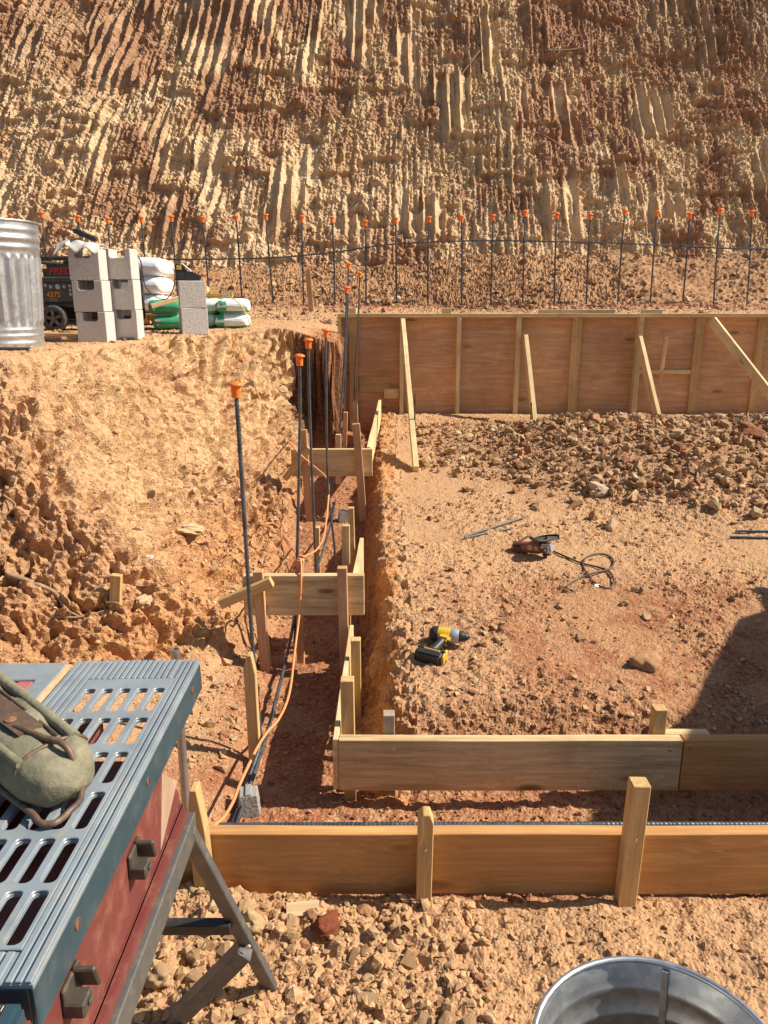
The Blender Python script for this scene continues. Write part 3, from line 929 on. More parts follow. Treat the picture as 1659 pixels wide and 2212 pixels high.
for i in range(34):
    x, y = U_(-.75, .2), U_(1.32, 1.66)
    stone(x, y, U_(.016, .036), 'pale tan lump of soil stone in the rubble by the saw stand legs', 'rubble lumps by the saw stand')
for i in range(26):
    x = U_(.7, 3.2); y = U_(4.5, 6.8)
    stone(x, y, U_(.045, .09), 'broken tan slab of shale lying on the low rubble mound', 'slabs on the rubble mound', me=random.choice(STONE_ME[8:]))
for i in range(26):
    x = U_(.3, 1.5); y = U_(2.45, 3.7)
    stone(x, y, U_(.018, .036), 'small brown stone on the red soil between drill and shadow', 'stones on the red soil')
CR = clod_rock(4, .55)


def own(col):
    me = np_mesh('stone', CR[0], CR[1]); set_col(me, np.tile(np.array(col), (len(CR[0]), 1))); me.materials.append(STONE); me.shade_smooth(); return me


p = at(1402, 1408, z=0.03); stone(p.x, p.y, .066, 'big rounded tan boulder half sunk in the red soil', me=own((0.50, 0.28, 0.14)), flat=.8, rot=(0, 0, .4))
p = at(705, 2030, z=-.2); stone(p.x, p.y, .034, 'dark red clod among the pale rubble beside the wood scrap', me=own((0.30, 0.09, 0.045)))
p = at(552, 2035, z=-.2); stone(p.x, p.y, .036, 'pale oval stone standing on edge behind the saw stand leg', me=own((0.60, 0.42, 0.22)), rot=(.3, .9, .5), flat=.7)
p = at(420, 1965, z=-.2); stone(p.x, p.y, .034, 'flat yellow stone seen between the saw stand legs', me=own((0.55, 0.36, 0.17)), flat=.7)
p = at(1295, 1075, z=.12); stone(p.x, p.y, .075, 'smooth pale boulder at the front edge of the rubble mound', me=own((0.56, 0.43, 0.30)), flat=.75)
p = at(1625, 970, z=.3); stone(p.x, p.y, .13, 'large red brown lump at the right end of the rubble mound', me=own((0.30, 0.12, 0.06)), flat=.6)
p = at(1115, 1925, z=-.17); stone(p.x, p.y, .026, 'red clod resting against the foot of the nearest form board', me=own((0.42, 0.19, 0.08)))
p = at(350, 2150, z=-.2); stone(p.x, p.y, .04, 'broad tan stone under the red saw body at the lower edge', me=own((0.56, 0.37, 0.19)), flat=.7)


# ------------------------------------------------------------------ lumber
def lumber(name, p0, p1, w, t, mat, parent=None, up=Vector((0, 0, 1)), bev=.0022, seg=1, tip=None):
    """board from p0 to p1; w along 'up', t across. grain along its length (local X)"""
    p0 = Vector(p0); p1 = Vector(p1); L = (p1 - p0).length
    x, y, z = frame_from(p1 - p0, Vector(up))
    M = Matrix((x, y, z)).transposed().to_4x4(); M.translation = p0
    mb = MB()
    if tip:
        k = L - tip
        mb.prism([(0, -w / 2), (k * 1.0, -w / 2), (L, -w * .16), (L, w * .25), (k * .96, w / 2), (0, w / 2)], -t / 2, t / 2, Matrix.Rotation(R(90), 4, 'X'))
    else:
        nseg = max(1, int(L / .25)); h = []
        for i in range(nseg + 1):
            bow = .0012 * math.sin(i * 1.9 + L * 7)
            for sy, sz in ((-1, -1), (1, -1), (1, 1), (-1, 1)):
                h.append((L * i / nseg, sy * t / 2 + bow, sz * w / 2 + bow * .6))
        fs = [(0, 3, 2, 1), tuple(nseg * 4 + k for k in (0, 1, 2, 3))]
        for i in range(nseg):
            for k in range(4): fs.append((i * 4 + k, i * 4 + (k + 1) % 4, (i + 1) * 4 + (k + 1) % 4, (i + 1) * 4 + k))
        mb.add(h, fs)
    return mb.build(name, mat, parent, M, bev=bev, seg=seg)


def nailhead(p, parent, d=(0, -1, 0)):
    mb = MB(); q = Vector(d).to_track_quat('Z', 'Y').to_matrix().to_4x4(); q.translation = p
    mb.lathe([(.0001, .003), (.0042, .0025), (.0046, 0)], 8, q)
    return mb.build('nail', SILV, parent, Matrix.Translation(p) @ Matrix.Identity(4) if False else None)


# board 1 (nearest)
f1 = thing('form_board', 'nearest long orange footing board held by three stakes', 'form board', (.5, 1.75, -.19), 'footing form boards')
lumber('board', (-.568, 1.752, -.095), (2.3, 1.752, -.095), .19, .038, W_ORNG, f1)
lumber('stake', (.104, 1.706, -.26), (.108, 1.706, .092), .040, .04, W_STAKE, f1, up=Vector((1, 0, 0)), tip=.012)
lumber('stake', (.640, 1.706, -.26), (.650, 1.704, .178), .046, .044, W_STAKE, f1, up=Vector((1, 0, 0)))
lumber('stake', (-.470, 1.706, -.26), (-.484, 1.706, .165), .044, .044, W_STAKE, f1, up=Vector((1, 0, 0)), tip=.11)
for x, z in ((.107, -.01), (.646, .02), (-.478, -.05)): nailhead((x, 1.6835, z), f1)
# board 2
f2 = thing('form_board', 'second long footing board of grey weathered wood beyond the nearest board', 'form board', (.8, 2.2, -.2), 'footing form boards')
lumber('board', (-.146, 2.20, -.0925), (.958, 2.20, -.0925), .185, .036, W_OLD, f2)
lumber('board', (.962, 2.202, -.092), (2.6, 2.202, -.092), .185, .036, W_ORNG, f2)['label'] = 'paler brown board butted to the weathered one'
lumber('stake', (.022, 2.242, -.30), (.016, 2.242, .065), .038, .038, W_GREY, f2, up=Vector((1, 0, 0)))
lumber('stake', (.895, 2.242, -.30), (.895, 2.242, .085), .042, .042, W_STAKE, f2, up=Vector((1, 0, 0)))
lumber('scab', (.91, 2.2365, -.035), (1.06, 2.2365, -.035), .07, .034, W_NEW, f2)
for x, z in ((.03, -.03), (.92, -.035), (.985, -.03), (.975, -.12)): nailhead((x, 2.1815, z), f2)
# side boards of the trench
s1 = thing('form_board', 'short side board along the right edge of the near trench section', 'form board', (-.16, 2.6, -.2), 'footing form boards')
lumber('board', (-.156, 2.19, -.0925), (-.142, 3.10, -.0925), .185, .018, W_NEW, s1)
lumber('stake', (-.117, 2.285, -.30), (-.120, 2.285, .165), .044, .04, W_STAKE, s1, up=Vector((1, 0, 0)))
lumber('stake', (-.110, 2.77, -.30), (-.110, 2.77, .085), .038, .038, W_STAKE, s1, up=Vector((1, 0, 0)))
lumber('stake', (-.112, 2.24, -.31), (-.112, 2.24, -.10), .04, .04, W_STAKE, s1, up=Vector((1, 0, 0)))
s2 = thing('form_board', 'bright side board rising behind the near cross board', 'form board', (-.13, 3.5, 0), 'footing form boards')
lumber('board', (-.130, 3.18, .112), (-.112, 3.72, .112), .185, .020, W_NEW, s2)
lumber('stake', (-.175, 3.40, -.25), (-.178, 3.42, .36), .036, .036, W_STAKE, s2, up=Vector((1, 0, 0)))
s3 = thing('form_board', 'long sunlit side board behind the far cross board reaching towards the plywood', 'form board', (-.1, 6, .3), 'footing form boards')
lumber('board', (-.105, 5.11, .325), (-.040, 7.55, .345), .185, .026, W_NEW, s3)


def cross(label, y, x0, x1, z0, z1, stakes, diag, mat):
    c = thing('step_form', label, 'form board', ((x0 + x1) / 2, y, z0), 'cross boards stepping the trench')
    lumber('board', (x0, y, (z0 + z1) / 2), (x1, y, (z0 + z1) / 2), z1 - z0, .036, mat, c)
    for a, b, w in stakes:
        lumber('stake', a, b, w, .036, W_RED, c, up=Vector((1, 0, 0)))
    lumber('brace', diag[0], diag[1], .042, .036, W_STAKE, c)
    return c


cross('near cross board over the trench with the orange cord draped on it', 3.15, -.612, -.086, .03, .215,
      (((-.525, 3.112, -.28), (-.540, 3.112, .245), .042), ((-.172, 3.112, -.28), (-.180, 3.112, .262), .042)), ((-.70, 3.07, .108), (-.475, 3.07, .212)), W_OLD2)
cross('far cross board over the trench below the plywood corner', 5.08, -.622, -.078, .225, .41,
      (((-.505, 5.042, -.16), (-.535, 5.042, .545), .046), ((-.135, 5.042, -.16), (-.185, 5.042, .585), .050)), ((-.66, 5.0, .22), (-.49, 5.0, .43)), W_OLD2)


def stake(label, p0, p1, w=.036, mat=None, t=.034, tip=None):
    p0 = Vector(p0); p0 = p0 + (p0 - Vector(p1)).normalized() * .12
    return tag(lumber('wooden_stake', p0, p1, w, t, mat or W_STAKE, None, up=Vector((1, 0, 0)), tip=tip), label, 'stake', 'loose stakes driven in the trench')


a = at(552, 1645, z=-.24); b = at(538, 1412, y=a.y)
stake('tall pointed stake leaning beside the nearest rebar in the trench', a, b, .040, t=.036, tip=.05)
a = at(686, 1238, z=-.24); b = at(684, 1138, y=a.y - .02); stake('stake with wire ties standing in the middle of the trench', a, b, .036)
a = at(762, 1236, y=3.6); b = at(758, 1096, y=3.6); stake('thin stake against the right side behind the near cross board', a, b, .030)
a = at(650, 1410, z=-.22); b = at(648, 1208, y=a.y); stake('stake behind the near cross board under the orange cord', a, b, .034, W_RED)
a = at(731, 1010, y=5.5); b = at(731, 938, y=5.5); stake('short pale stake just behind the far cross board', a, b, .040, W_NEW)
a = at(769, 915, y=7.2); b = at(767, 868, y=7.2); stake('sunlit stake near the foot of the plywood corner', a, b, .042, W_NEW)
a = at(744, 985, y=6.2); b = at(747, 890, y=6.2); stake('brown stake standing between the rebars by the wall corner', a, b, .034, W_RED)
o = tag(lumber('wooden_lath', at(672, 672, y=9.0), at(665, 582, y=9.0), .058, .018, W_RED, None, up=Vector((1, 0, 0))), 'brown lath board standing upright behind the bank near the plywood corner', 'lath')

# ------------------------------------------------------------------ plywood formwork
wl = thing('formwork', 'long plywood wall form with pale studs and leaning braces', 'formwork', (2, 7.8, .2))
YF = 7.835
for i, (xa, xb) in enumerate(((-.455, 1.905), (1.909, 4.345), (4.349, 6.6))):
    lumber('plywood_panel', (xa, YF + .009, .63), (xb, YF + .009, .63), 1.18, .018, W_PLY, wl)
lumber('top_plate', (-.455, YF - .035, 1.235), (3.0, YF - .035, 1.235), .038, .11, W_NEW, wl)
lumber('top_plate', (3.003, YF - .035, 1.235), (6.6, YF - .035, 1.237), .038, .11, W_NEW, wl)
for x, w, zb in ((-.437, .034, .05), (-.305, .089, .02), (.176, .040, .2), (.738, .040, .2), (1.325, .045, .2), (1.905, .092, .2), (2.52, .050, .2), (3.12, .086, .2), (3.73, .07, .2), (4.33, .089, .2), (4.95, .04, .2)):
    t = .089 if w < .06 else .04
    lumber('stud', (x, YF - t / 2 - .001, zb), (x, YF - t / 2 - .001, 1.214), w, t, W_STAKE if w > .06 else W_NEW, wl, up=Vector((1, 0, 0)))
yb = YF - .105
for a, b in (((.185, yb, 1.17), (.235, 5.55, gz(.235, 5.55) + .01)), ((1.385, yb, 1.03), (1.405, 7.12, gz(1.405, 7.12) + .01)), ((2.50, yb, 1.02), (2.60, 7.25, gz(2.6, 7.25) + .01)), ((3.20, yb, 1.19), (3.78, 7.05, gz(3.78, 7.05) + .01))):
    lumber('brace', b, a, .085, .04, W_NEW, wl)
lumber('blocking', (2.55, YF - .022, .685), (3.07, YF - .022, .685), .04, .04, W_NEW, wl)
lumber('patch_board', (-.25, YF - .006, .56), (.06, YF - .006, .56), .16, .010, W_STAKE, wl)
lumber('patch_board', (.0, YF - .018, .47), (.15, YF - .018, .47), .10, .034, W_NEW, wl)
o = tag(lumber('wooden_lath', (2.70, 7.62, .28), (2.755, 7.70, 1.03), .034, .018, W_RED, None, up=Vector((1, 0, 0))), 'thin lath leaning against the plywood between two studs', 'lath')
ZT = 1.255
for xa, xb, w, lab in ((-.36, -.27, .05, 'small wood block on the plate at the plywood corner'), (.565, .66, .05, 'small wood block on the plate between the first studs'), (1.52, 2.26, .036, 'long offcut lying on top of the plywood wall plate'), (2.53, 2.72, .036, 'short offcut on the plate right of the long offcut')):
    tag(lumber('wood_offcut', (xa, YF - .04, ZT + w / 2 - .0005), (xb, YF - .045, ZT + w / 2 - .0005), w, .085, W_NEW), lab, 'offcut', 'offcuts on the wall plate')
mb = MB(); mb.tube([(-2.2, 9.2, 1.33), (-.8, 8.9, 1.31), (1.5, 8.6, 1.33), (5.2, 8.6, 1.345)], .0022, 5)
tag(mb.build('mason_line', PINKS), 'thin pink string line stretched above the plywood wall', 'string')


# ------------------------------------------------------------------ rebar
def cap_mesh(r=.023):
    mb = MB()
    mb.lathe([(.0001, .047), (r * .35, .0465), (r * .7, .044), (r * .95, .040), (r, .0375), (r * .98, .035), (r * .66, .033), (r * .62, .028), (r * .60, 0.0), (r * .5, -.001), (r * .45, .0)], 20)
    return mb


def cap_on(o, p, d, s=1.0):
    d = Vector(d).normalized()
    q = d.to_track_quat('Z', 'Y').to_matrix().to_4x4()
    M = Matrix.Translation(Vector(p) - d * .036 * s) @ q @ Matrix.Scale(s, 4)
    c = cap_mesh().build('safety_cap', ORANGE, o, M, smooth=40)
    return c


def rebar(name, pts, label, r=.0068, ribs=True, cap=None, group=None, mat=None, n=8):
    mb = MB(); path = spline(pts, .004 if ribs else .06)
    mb.tube(path, r, n, rib=(.012, .0013) if ribs else None)
    o = mb.build(name, mat or STEEL, smooth=60 if not ribs else 50)
    tag(o, label, 'rebar', group)
    if cap:
        cap_on(o, path[0], path[0] - path[min(12, len(path) - 1)], cap)
    return o


G = 'capped rebar rising from the trench'
rebar('rebar', [at(509, 832, y=2.5), at(524, 1060, y=2.5), at(546, 1400, y=2.5), at(560, 1560, y=2.47), at(562, 1604, y=2.44), at(545, 1660, z=-.205), at(500, 1788, z=-.225)], 'nearest and tallest looking capped rebar in the trench', cap=1.1, group=G)
rebar('rebar', [at(647, 770, y=3.5), at(648, 900, y=3.5), at(643, 1150, y=3.5), at(637, 1385, y=3.52), at(636, 1430, y=3.52)], 'capped rebar second nearest, rising behind the near cross board', cap=1.1, group=G)
rebar('rebar', [at(666, 735, y=3.95), at(668, 850, y=3.95), at(675, 1050, y=3.95), at(684, 1262, y=3.98), at(685, 1320, y=3.98)], 'capped rebar just right of the second one and slightly lower', cap=1.1, group=G)
rebar('rebar', [at(704, 714, y=4.5), at(705, 850, y=4.5), at(708, 1040, y=4.55), at(722, 1175, y=4.5), at(724, 1215, y=4.5)], 'capped rebar before the dark end of the bank, right of its neighbours', cap=1.1, group=G)
rebar('rebar', [at(749, 622, y=6.0), at(745, 760, y=6.0), at(737, 880, y=6.0), at(731, 980, y=6.0)], 'leaning capped rebar crossing the left edge of the plywood, lower of two', cap=1.1, group=G)
rebar('rebar', [at(753, 570, y=6.5), at(750, 700, y=6.5), at(744, 860, y=6.5), at(741, 960, y=6.5)], 'tallest capped rebar at the plywood corner', cap=1.1, group=G)
rebar('rebar', [at(777, 590, y=7.3), at(774, 690, y=7.3), at(767, 800, y=7.3), at(765, 925, y=7.3)], 'capped rebar in front of the first plywood stud', cap=1.1, group=G, ribs=False)
TX = [(22, 465, 30), (90, 460, 112), (168, 468, 188), (232, 472, 252), (305, 470, 322), (370, 468, 386), (437, 470, 453), (510, 468, 523), (574, 465, 592), (652, 468, 657), (717, 470, 723), (789, 478, 790), (855, 472, 857), (927, 470, 925), (997, 468, 996), (1065, 466, 1060), (1134, 457, 1129), (1203, 462, 1198), (1275, 464, 1267), (1350, 455, 1334), (1419, 457, 1404), (1490, 462, 1473), (1556, 453, 1541), (1624, 457, 1612)]
for tx, ty, bx in TX:
    a = at(tx, ty, y=10.0); b = at(bx, 668, y=10.02); c = b + (b - a) * .25
    o = rebar('rebar', [a, (a + b) / 2 + Vector((U_(-.01, .01), 0, 0)), c], 'dark rebar with orange cap in the long row before the cut slope', r=.0105, ribs=False, cap=1.6, group='capped rebar row before the slope', n=6)
mb = MB(); mb.tube(spline([at(310, 560, y=9.97), at(450, 560, y=9.97), at(600, 556, y=9.97), at(720, 545, y=9.97), at(857, 527, y=9.97), at(1060, 520, y=9.97), at(1350, 526, y=9.97), at(1560, 536, y=9.97), at(1720, 538, y=9.97)], .1), .0095, 6)
tag(mb.build('rebar', STEEL, smooth=60), 'long horizontal rebar tied across the row of uprights', 'rebar')
# bars in the trench
rebar('rebar', [at(637, 1325, z=-.19), at(622, 1405, z=-.19), at(575, 1590, z=-.20), at(508, 1788, z=-.215)], 'lower horizontal rebar running along the trench to the concrete spacer', group='bars lying in the trench')
rebar('rebar', [at(725, 1080, z=-.05), at(715, 1130, z=-.06), at(700, 1180, z=-.07), at(680, 1245, z=-.08)], 'dark bar lying on the trench floor beyond the near cross board', ribs=False, group='bars lying in the trench')
rebar('rebar', [at(742, 955, z=.14), at(728, 1010, z=.12), at(722, 1060, z=.0)], 'bar lying in the far trench section by the wall corner', ribs=False, group='bars lying in the trench')
rebar('rebar', [(-.45, 1.80, -.025), (.6, 1.80, -.022), (2.3, 1.80, -.024)], 'long ribbed rebar lying behind the nearest form board', r=.0075)
for a, b, lab in (((1003, 1160), (1135, 1118), 'short cut bar nearest the grinder, longer of the pair'), ((1003, 1163), (1108, 1138), 'short cut bar beside its longer twin near the grinder')):
    p = at(a[0], a[1], z=.09); q = at(b[0], b[1], z=.105)
    p.z = gz(p.x, p.y) + .012; q.z = gz(q.x, q.y) + .012
    rebar('rebar', [p, q], lab, r=.0048, group='cut bars on the soil', mat=GREYM)
for k, (a, b) in enumerate((((1590, 1139), (1700, 1143)), ((1578, 1148), (1700, 1152)))):
    p = at(*a, z=.12); q = at(*b, z=.12)
    p.z = gz(p.x, p.y) + .012; q.z = gz(q.x, q.y) + .012
    rebar('rebar', [p, q], ('farther', 'nearer')[k] + ' of two dark bars lying at the right end below the mound', r=.007, group='bars below the mound', ribs=False)
for (px, p0, p1, y, lab) in ((897, 850, 945, 6.1, 'short rebar pin behind the foot of the long brace'), (1148, 870, 912, 7.1, 'short rebar pin beside the foot of the second brace')):
    rebar('rebar', [at(px, p0, y=y), at(px - 2, p1 + 6, y=y)], lab, ribs=False, group='pins at the braces')


# concrete spacers
def dobie(px, py, z, s, label):
    p = at(px, py, z=z)
    mb = MB(); mb.box((0, 0, s / 2), (s, s, s), taper=.78)
    mb.box((0, 0, s * 1.02), (s * .3, s * .76, .01))
    tag(mb.build('concrete_spacer', DOBIE, None, Matrix.Translation((p.x, p.y, gz(p.x, p.y) - .004)) @ Matrix.Rotation(.15, 4, 'Z'), bev=.003), label, 'spacer block')


dobie(538, 1745, -.24, .075, 'grey concrete spacer under the bars at the near end of the trench')
dobie(742, 1115, -.05, .075, 'dusty concrete spacer in the shade of the middle trench')

# orange cord: bags -> down the bank -> trench -> over cross board -> saw
c4 = lambda x, y: ((850 + x * .4972) * .54, (1300 + y * .4972) * .54)
c5 = lambda x, y: ((850 + x * .5424) * .54, (2200 + y * .5424) * .54)
path = []
for (x, y) in ((100, 30), (160, 110), (240, 290), (330, 490), (420, 690), (520, 830), (600, 930)):
    px, py = c4(x, y)
    # meet the bank: march along the sight line
    d = (at(px, py, y=3) - EYE).normalized()
    ok, hp, _, _ = ground.ray_cast(EYE, d)
    if ok: path.append(hp + Vector((.004, 0, .006)))
for x, y, yy in ((650, 985, 4.98), (725, 1060, 4.9), (820, 1140, 4.85), (905, 1215, 4.75), (935, 1300, 4.6), (925, 1480, 4.45), (900, 1680, 4.2), (860, 1780, 4.0), (800, 1835, 3.9), (700, 1862, 3.75)):
    px, py = c4(x, y); path.append(at(px, py, y=yy))
for (x, y) in ((640, 1800), (590, 1730), (520, 1625), (470, 1602), (420, 1608), (370, 1650), (312, 1742), (325, 1830), (370, 1930), (420, 2010)):
    px, py = c4(x, y); d = (at(px, py, y=3) - EYE).normalized(); ok, hp, _, _ = ground.ray_cast(EYE, d)
    if ok: path.append(hp + Vector((.003, -.002, .006)))
path += [Vector((-.56, 3.26, .06)), Vector((-.48, 3.27, .12))]
for x, y, yy in ((620, 1985, 3.26), (665, 1900, 3.22), (705, 1885, 3.19), (716, 1960, 3.165), (714, 2005, 3.13), (706, 2200, 3.118)):
    px, py = c4(x, y); path.append(at(px, py, y=yy))
for x, y, yy in ((648, 330, 3.115), (642, 460, 3.10), (605, 760, 2.96), (580, 980, 2.78), (545, 1130, 2.66), (480, 1260, 2.53), (415, 1330, 2.45), (340, 1440, 2.37), (270, 1580, 2.24), (205, 1720, 2.13), (150, 1860, 2.02), (80, 1975, 1.93), (0, 2040, 1.86)):
    px, py = c5(x, y); path.append(at(px, py, y=yy))
path += [at(440, 1790, y=1.80), at(415, 1786, y=1.74), at(395, 1800, y=1.70)]
mb = MB(); mb.tube(spline(path, .02), .0052, 8)
tag(mb.build('extension_cord', CORDO, smooth=60), 'orange extension cord running down the bank through the trench to the saw', 'cord')

# ------------------------------------------------------------------ pipe
mb = MB(); a = at(378, 1402, y=2.0); b = at(406, 1800, y=1.96)
M = (b - a).to_track_quat('Z', 'Y').to_matrix().to_4x4(); M.translation = a; L = (b - a).length + .05
mb.lathe([(.0085, L), (.0125, L), (.0125, .018), (.014, .016), (.014, 0), (.0105, 0), (.0105, .06)], 20, M)
tag(mb.build('metal_pipe', PIPE, smooth=40), 'dusty galvanised pipe standing upright behind the saw', 'pipe')

# ------------------------------------------------------------------ table saw
saw = thing('table_saw', 'blue topped table saw with maroon body on a folding stand', 'table saw', (-.6, .95, -.22))
ZS = .70; XR = -.349; XL = -.583; Y0, Y1 = .615, 1.333
ROLL = Matrix.Translation((XR, .95, ZS)) @ Matrix.Rotation(R(-1.0), 4, 'Y') @ Matrix.Translation((-XR, -.95, -ZS))


def rounded(cx, cy, w, h, r, n=4):
    pts = []
    for sx, sy, a0 in ((1, 1, 0), (-1, 1, 90), (-1, -1, 180), (1, -1, 270)):
        for k in range(n + 1):
            a = R(a0 + 90 * k / n); pts.append((cx + sx * (w / 2 - r) + r * math.cos(a), cy + sy * (h / 2 - r) + r * math.sin(a)))
    return pts


ROWS = (1.182, 1.082, .983, .885, .790, .700); COLS = (-.514, -.4835, -.453, -.4225, -.393)
HOLES = [rounded(x, y, .0190, .078, .0070) for y in ROWS for x in COLS]


def plate(outer, holes, z0, z1):
    bm = bmesh.new(); es = []
    for loop in [outer] + holes:
        vv = [bm.verts.new((p[0], p[1], z1)) for p in loop]
        es += [bm.edges.new((vv[i], vv[(i + 1) % len(vv)])) for i in range(len(vv))]
    bmesh.ops.triangle_fill(bm, use_beauty=True, edges=es)
    fs = bm.faces[:]
    r = bmesh.ops.extrude_face_region(bm, geom=fs)
    bmesh.ops.translate(bm, vec=(0, 0, z0 - z1), verts=[v for v in r['geom'] if isinstance(v, bmesh.types.BMVert)])
    bmesh.ops.recalc_face_normals(bm, faces=bm.faces[:])
    mb = MB(); bm.verts.index_update()
    mb.add([v.co[:] for v in bm.verts], [[v.index for v in f.verts] for f in bm.faces]); bm.free()
    return mb


mb = plate([(XL, Y0), (XR, Y0), (XR, Y1), (XL, Y1)], HOLES, ZS - .010, ZS - .004)
PX0, PX1, PY0, PY1 = -.532, -.378, .655, 1.257
mp = plate([(PX0, PY0), (PX1, PY0), (PX1, PY1), (PX0, PY1)], HOLES, ZS - .0035, ZS)
mb.add(mp.v, mp.f)
for k in range(4):                      # long ribs left and right of the slots
    x = XL + .006 + .0125 * k; mb.box((x + .001, (Y0 + Y1) / 2, ZS - .00175), (.0085, Y1 - Y0, .0035))
for k in range(3):
    x = XR - .005 - .0098 * k; mb.box((x, (Y0 + Y1) / 2, ZS - .00175), (.0072, Y1 - Y0, .0035))
k = PX0 + .004
while k < PX1:
    mb.box((k, (PY1 + Y1) / 2 + .001, ZS - .00175), (.0080, Y1 - PY1 - .002, .0035)); mb.box((k, (PY0 + Y0) / 2 - .001, ZS - .00175), (.0080, PY0 - Y0 - .002, .0035)); k += .0108
mb.build('table_wing', BLUE, saw, ROLL, bev=.0009, smooth=30)
mb = MB()
mb.box((XR - .003, (Y0 + Y1) / 2, ZS - .036), (.006, Y1 - Y0, .052))
mb.box(((XL + XR) / 2, Y1 - .003, ZS - .034), (XR - XL - .012, .006, .048))
mb.box(((XL + XR) / 2, Y0 + .003, ZS - .034), (XR - XL - .012, .006, .048))
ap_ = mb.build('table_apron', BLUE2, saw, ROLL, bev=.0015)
for y in (1.265, .99, .72):
    mb = MB(); M = Matrix.Translation((XR + .0015, y, ZS - .03)) @ Matrix.Rotation(R(90), 4, 'Y')
    mb.lathe([(.0055, .0), (.0068, .0), (.0070, -.004)], 14, M); mb.disc(.0055, -.0008, 14, M)
    mb.build('bolt_hole', RUST, ap_, ROLL)
mb = MB()                                # main table left of the wing
ML = [(-1.02, Y0), (XL - .014, Y0), (XL - .014, Y1 - .004), (-1.02, Y1 - .004)]
pm = plate(ML, [[(-.90, .80), (-.630, .80), (-.630, 1.262), (-.90, 1.262)]], ZS - .02, ZS - .001); mb.add(pm.v, pm.f)
mb.box((-.81, Y1 - .01, ZS - .04), (.42, .010, .045)); mb.box((-.81, Y0 + .006, ZS - .04), (.42, .010, .045))
mb.build('main_table', BLUE, saw, ROLL, bev=.002)
mb = MB(); mb.box((XL - .0105, (Y0 + Y1) / 2, ZS - .0065), (.005, Y1 - Y0 - .03, .012))
mb.build('trim_strip', CARD, saw, ROLL)
mb = MB(); mb.box((-.765, 1.031, ZS - .012), (.268, .460, .010)); mb.box((-.644, 1.03, ZS - .004), (.026, .45, .006)); mb.box((-.784, 1.248, ZS - .004), (.2, .02, .006))
mb.build('throat_plate', PINK, saw, ROLL, bev=.001)
mb = MB(); mb.box((-.765, 1.03, ZS - .006), (.19, .40, .003)); mb.build('blade_insert', DARKI, saw, ROLL)
mb = MB(); mb.box((XL - .007, (Y0 + Y1) / 2, ZS - .03), (.016, Y1 - Y0 - .02, .02)); mb.build('dark_gap_floor', DARKI, saw, ROLL)  # dark floor added under the gap; its shade is put into the colour
# front rail with scale
mb = MB(); mb.box((-.66, .575, ZS - .028), (.62, .05, .045)); mb.build('fence_rail', BLUE2, saw, ROLL, bev=.006, seg=2)
mb = MB(); mb.box((-.394, .575, ZS - .0048), (.060, .036, .0016)); sc_ = mb.build('scale_plate', BLACKP, saw, ROLL, bev=.0005)
mb = MB()
for i in range(16):
    mb.box((-.421 + i * .0036, .588 - (.002 if i % 4 == 0 else 0), ZS - .0038), (.0006, .006 + (.004 if i % 4 == 0 else 0), .0003))
for i in range(12): mb.box((-.414 + i * .0034, .561, ZS - .0038), (.0006, .005, .0003))
mb.build('scale_ticks', WHITE, sc_, ROLL)


def text(s, mat, size, M, parent, name='lettering', ext=.0004, shear=0, bold=0):
    cu_ = bpy.data.curves.new(name, 'FONT'); cu_.body = s; cu_.size = size; cu_.extrude = ext; cu_.shear = shear; cu_.offset = bold
    cu_.align_x = 'CENTER'; cu_.align_y = 'CENTER'
    t_ = bpy.data.objects.new('tmp', cu_); COL.objects.link(t_)
    dg = bpy.context.evaluated_depsgraph_get()
    me_ = bpy.data.meshes.new_from_object(t_.evaluated_get(dg)); bpy.data.objects.remove(t_)
    me_.materials.clear(); me_.materials.append(mat)
    return link(bpy.data.objects.new(name, me_), parent, M)


text('10', WHITE, .011, ROLL @ Matrix.Translation((-.414, .572, ZS - .0035)), sc_)
text('12', WHITE, .011, ROLL @ Matrix.Translation((-.385, .578, ZS - .0035)), sc_)
mb = MB(); mb.lathe([(.0001, .004), (.003, .003), (.004, 0)], 12, Matrix.Translation((-.398, .571, ZS - .004))); mb.build('screw', SILV, sc_, ROLL, smooth=60)
# maroon body: side profile swept along Y
XB = -.357; YB0, YB1 = .40, 1.168
mb = MB(); MX = Matrix(((0, 0, 1, 0), (1, 0, 0, 0), (0, 1, 0, 0), (0, 0, 0, 1)))
# prism in (y,z) extruded along x: scooped far end
prof = [(YB0, .474), (YB1, .474), (YB1 + .006, .505), (YB1 - .004, .53), (YB1 - .02, .56), (YB1 - .05, .572), (YB1 - .078, .60), (YB1 - .10, .655), (YB0, .655)]
mb.prism(prof, -.93, XB, MX)
bd = mb.build('saw_body', MAROON, saw, bev=.004, seg=2)
mb = MB(); mb.box((XB + .004, (YB0 + YB1) / 2, .483), (.014, YB1 - YB0 + .01, .020)); mb.box((XB + .0015, (YB0 + YB1) / 2, .502), (.006, YB1 - YB0, .004))
mb.build('body_flange', MAROON, bd, bev=.003, seg=2)
mb = MB(); mb.prism([(YB1 - .088, .622), (YB1 - .012, .556), (YB1 - .125, .508)], XB - .002, XB + .0012, MX); mb.build('dusty_panel', DUST, bd)
mb = MB(); mb.prism([(YB0, .60), (YB0 + .24, .652), (YB0 + .22, .58), (YB0 + .10, .52), (YB0, .52)], XB - .002, XB + .0012, MX); mb.build('dusty_panel', DUST, bd)


def clip(y, z):
    k = MB()
    k.box((XB + .003, y, z), (.006, .046, .040)); k.box((XB + .014, y - .010, z - .009), (.022, .026, .020)); k.box((XB + .016, y + .012, z + .006), (.026, .007, .036), Matrix.Rotation(R(20), 3, 'X'))
    k.box((XB + .0265, y - .008, z - .008), (.004, .010, .007))
    return k.build('storage_clip', BLACKC, bd, bev=.0025)


clip(.925, .590); clip(.700, .600)
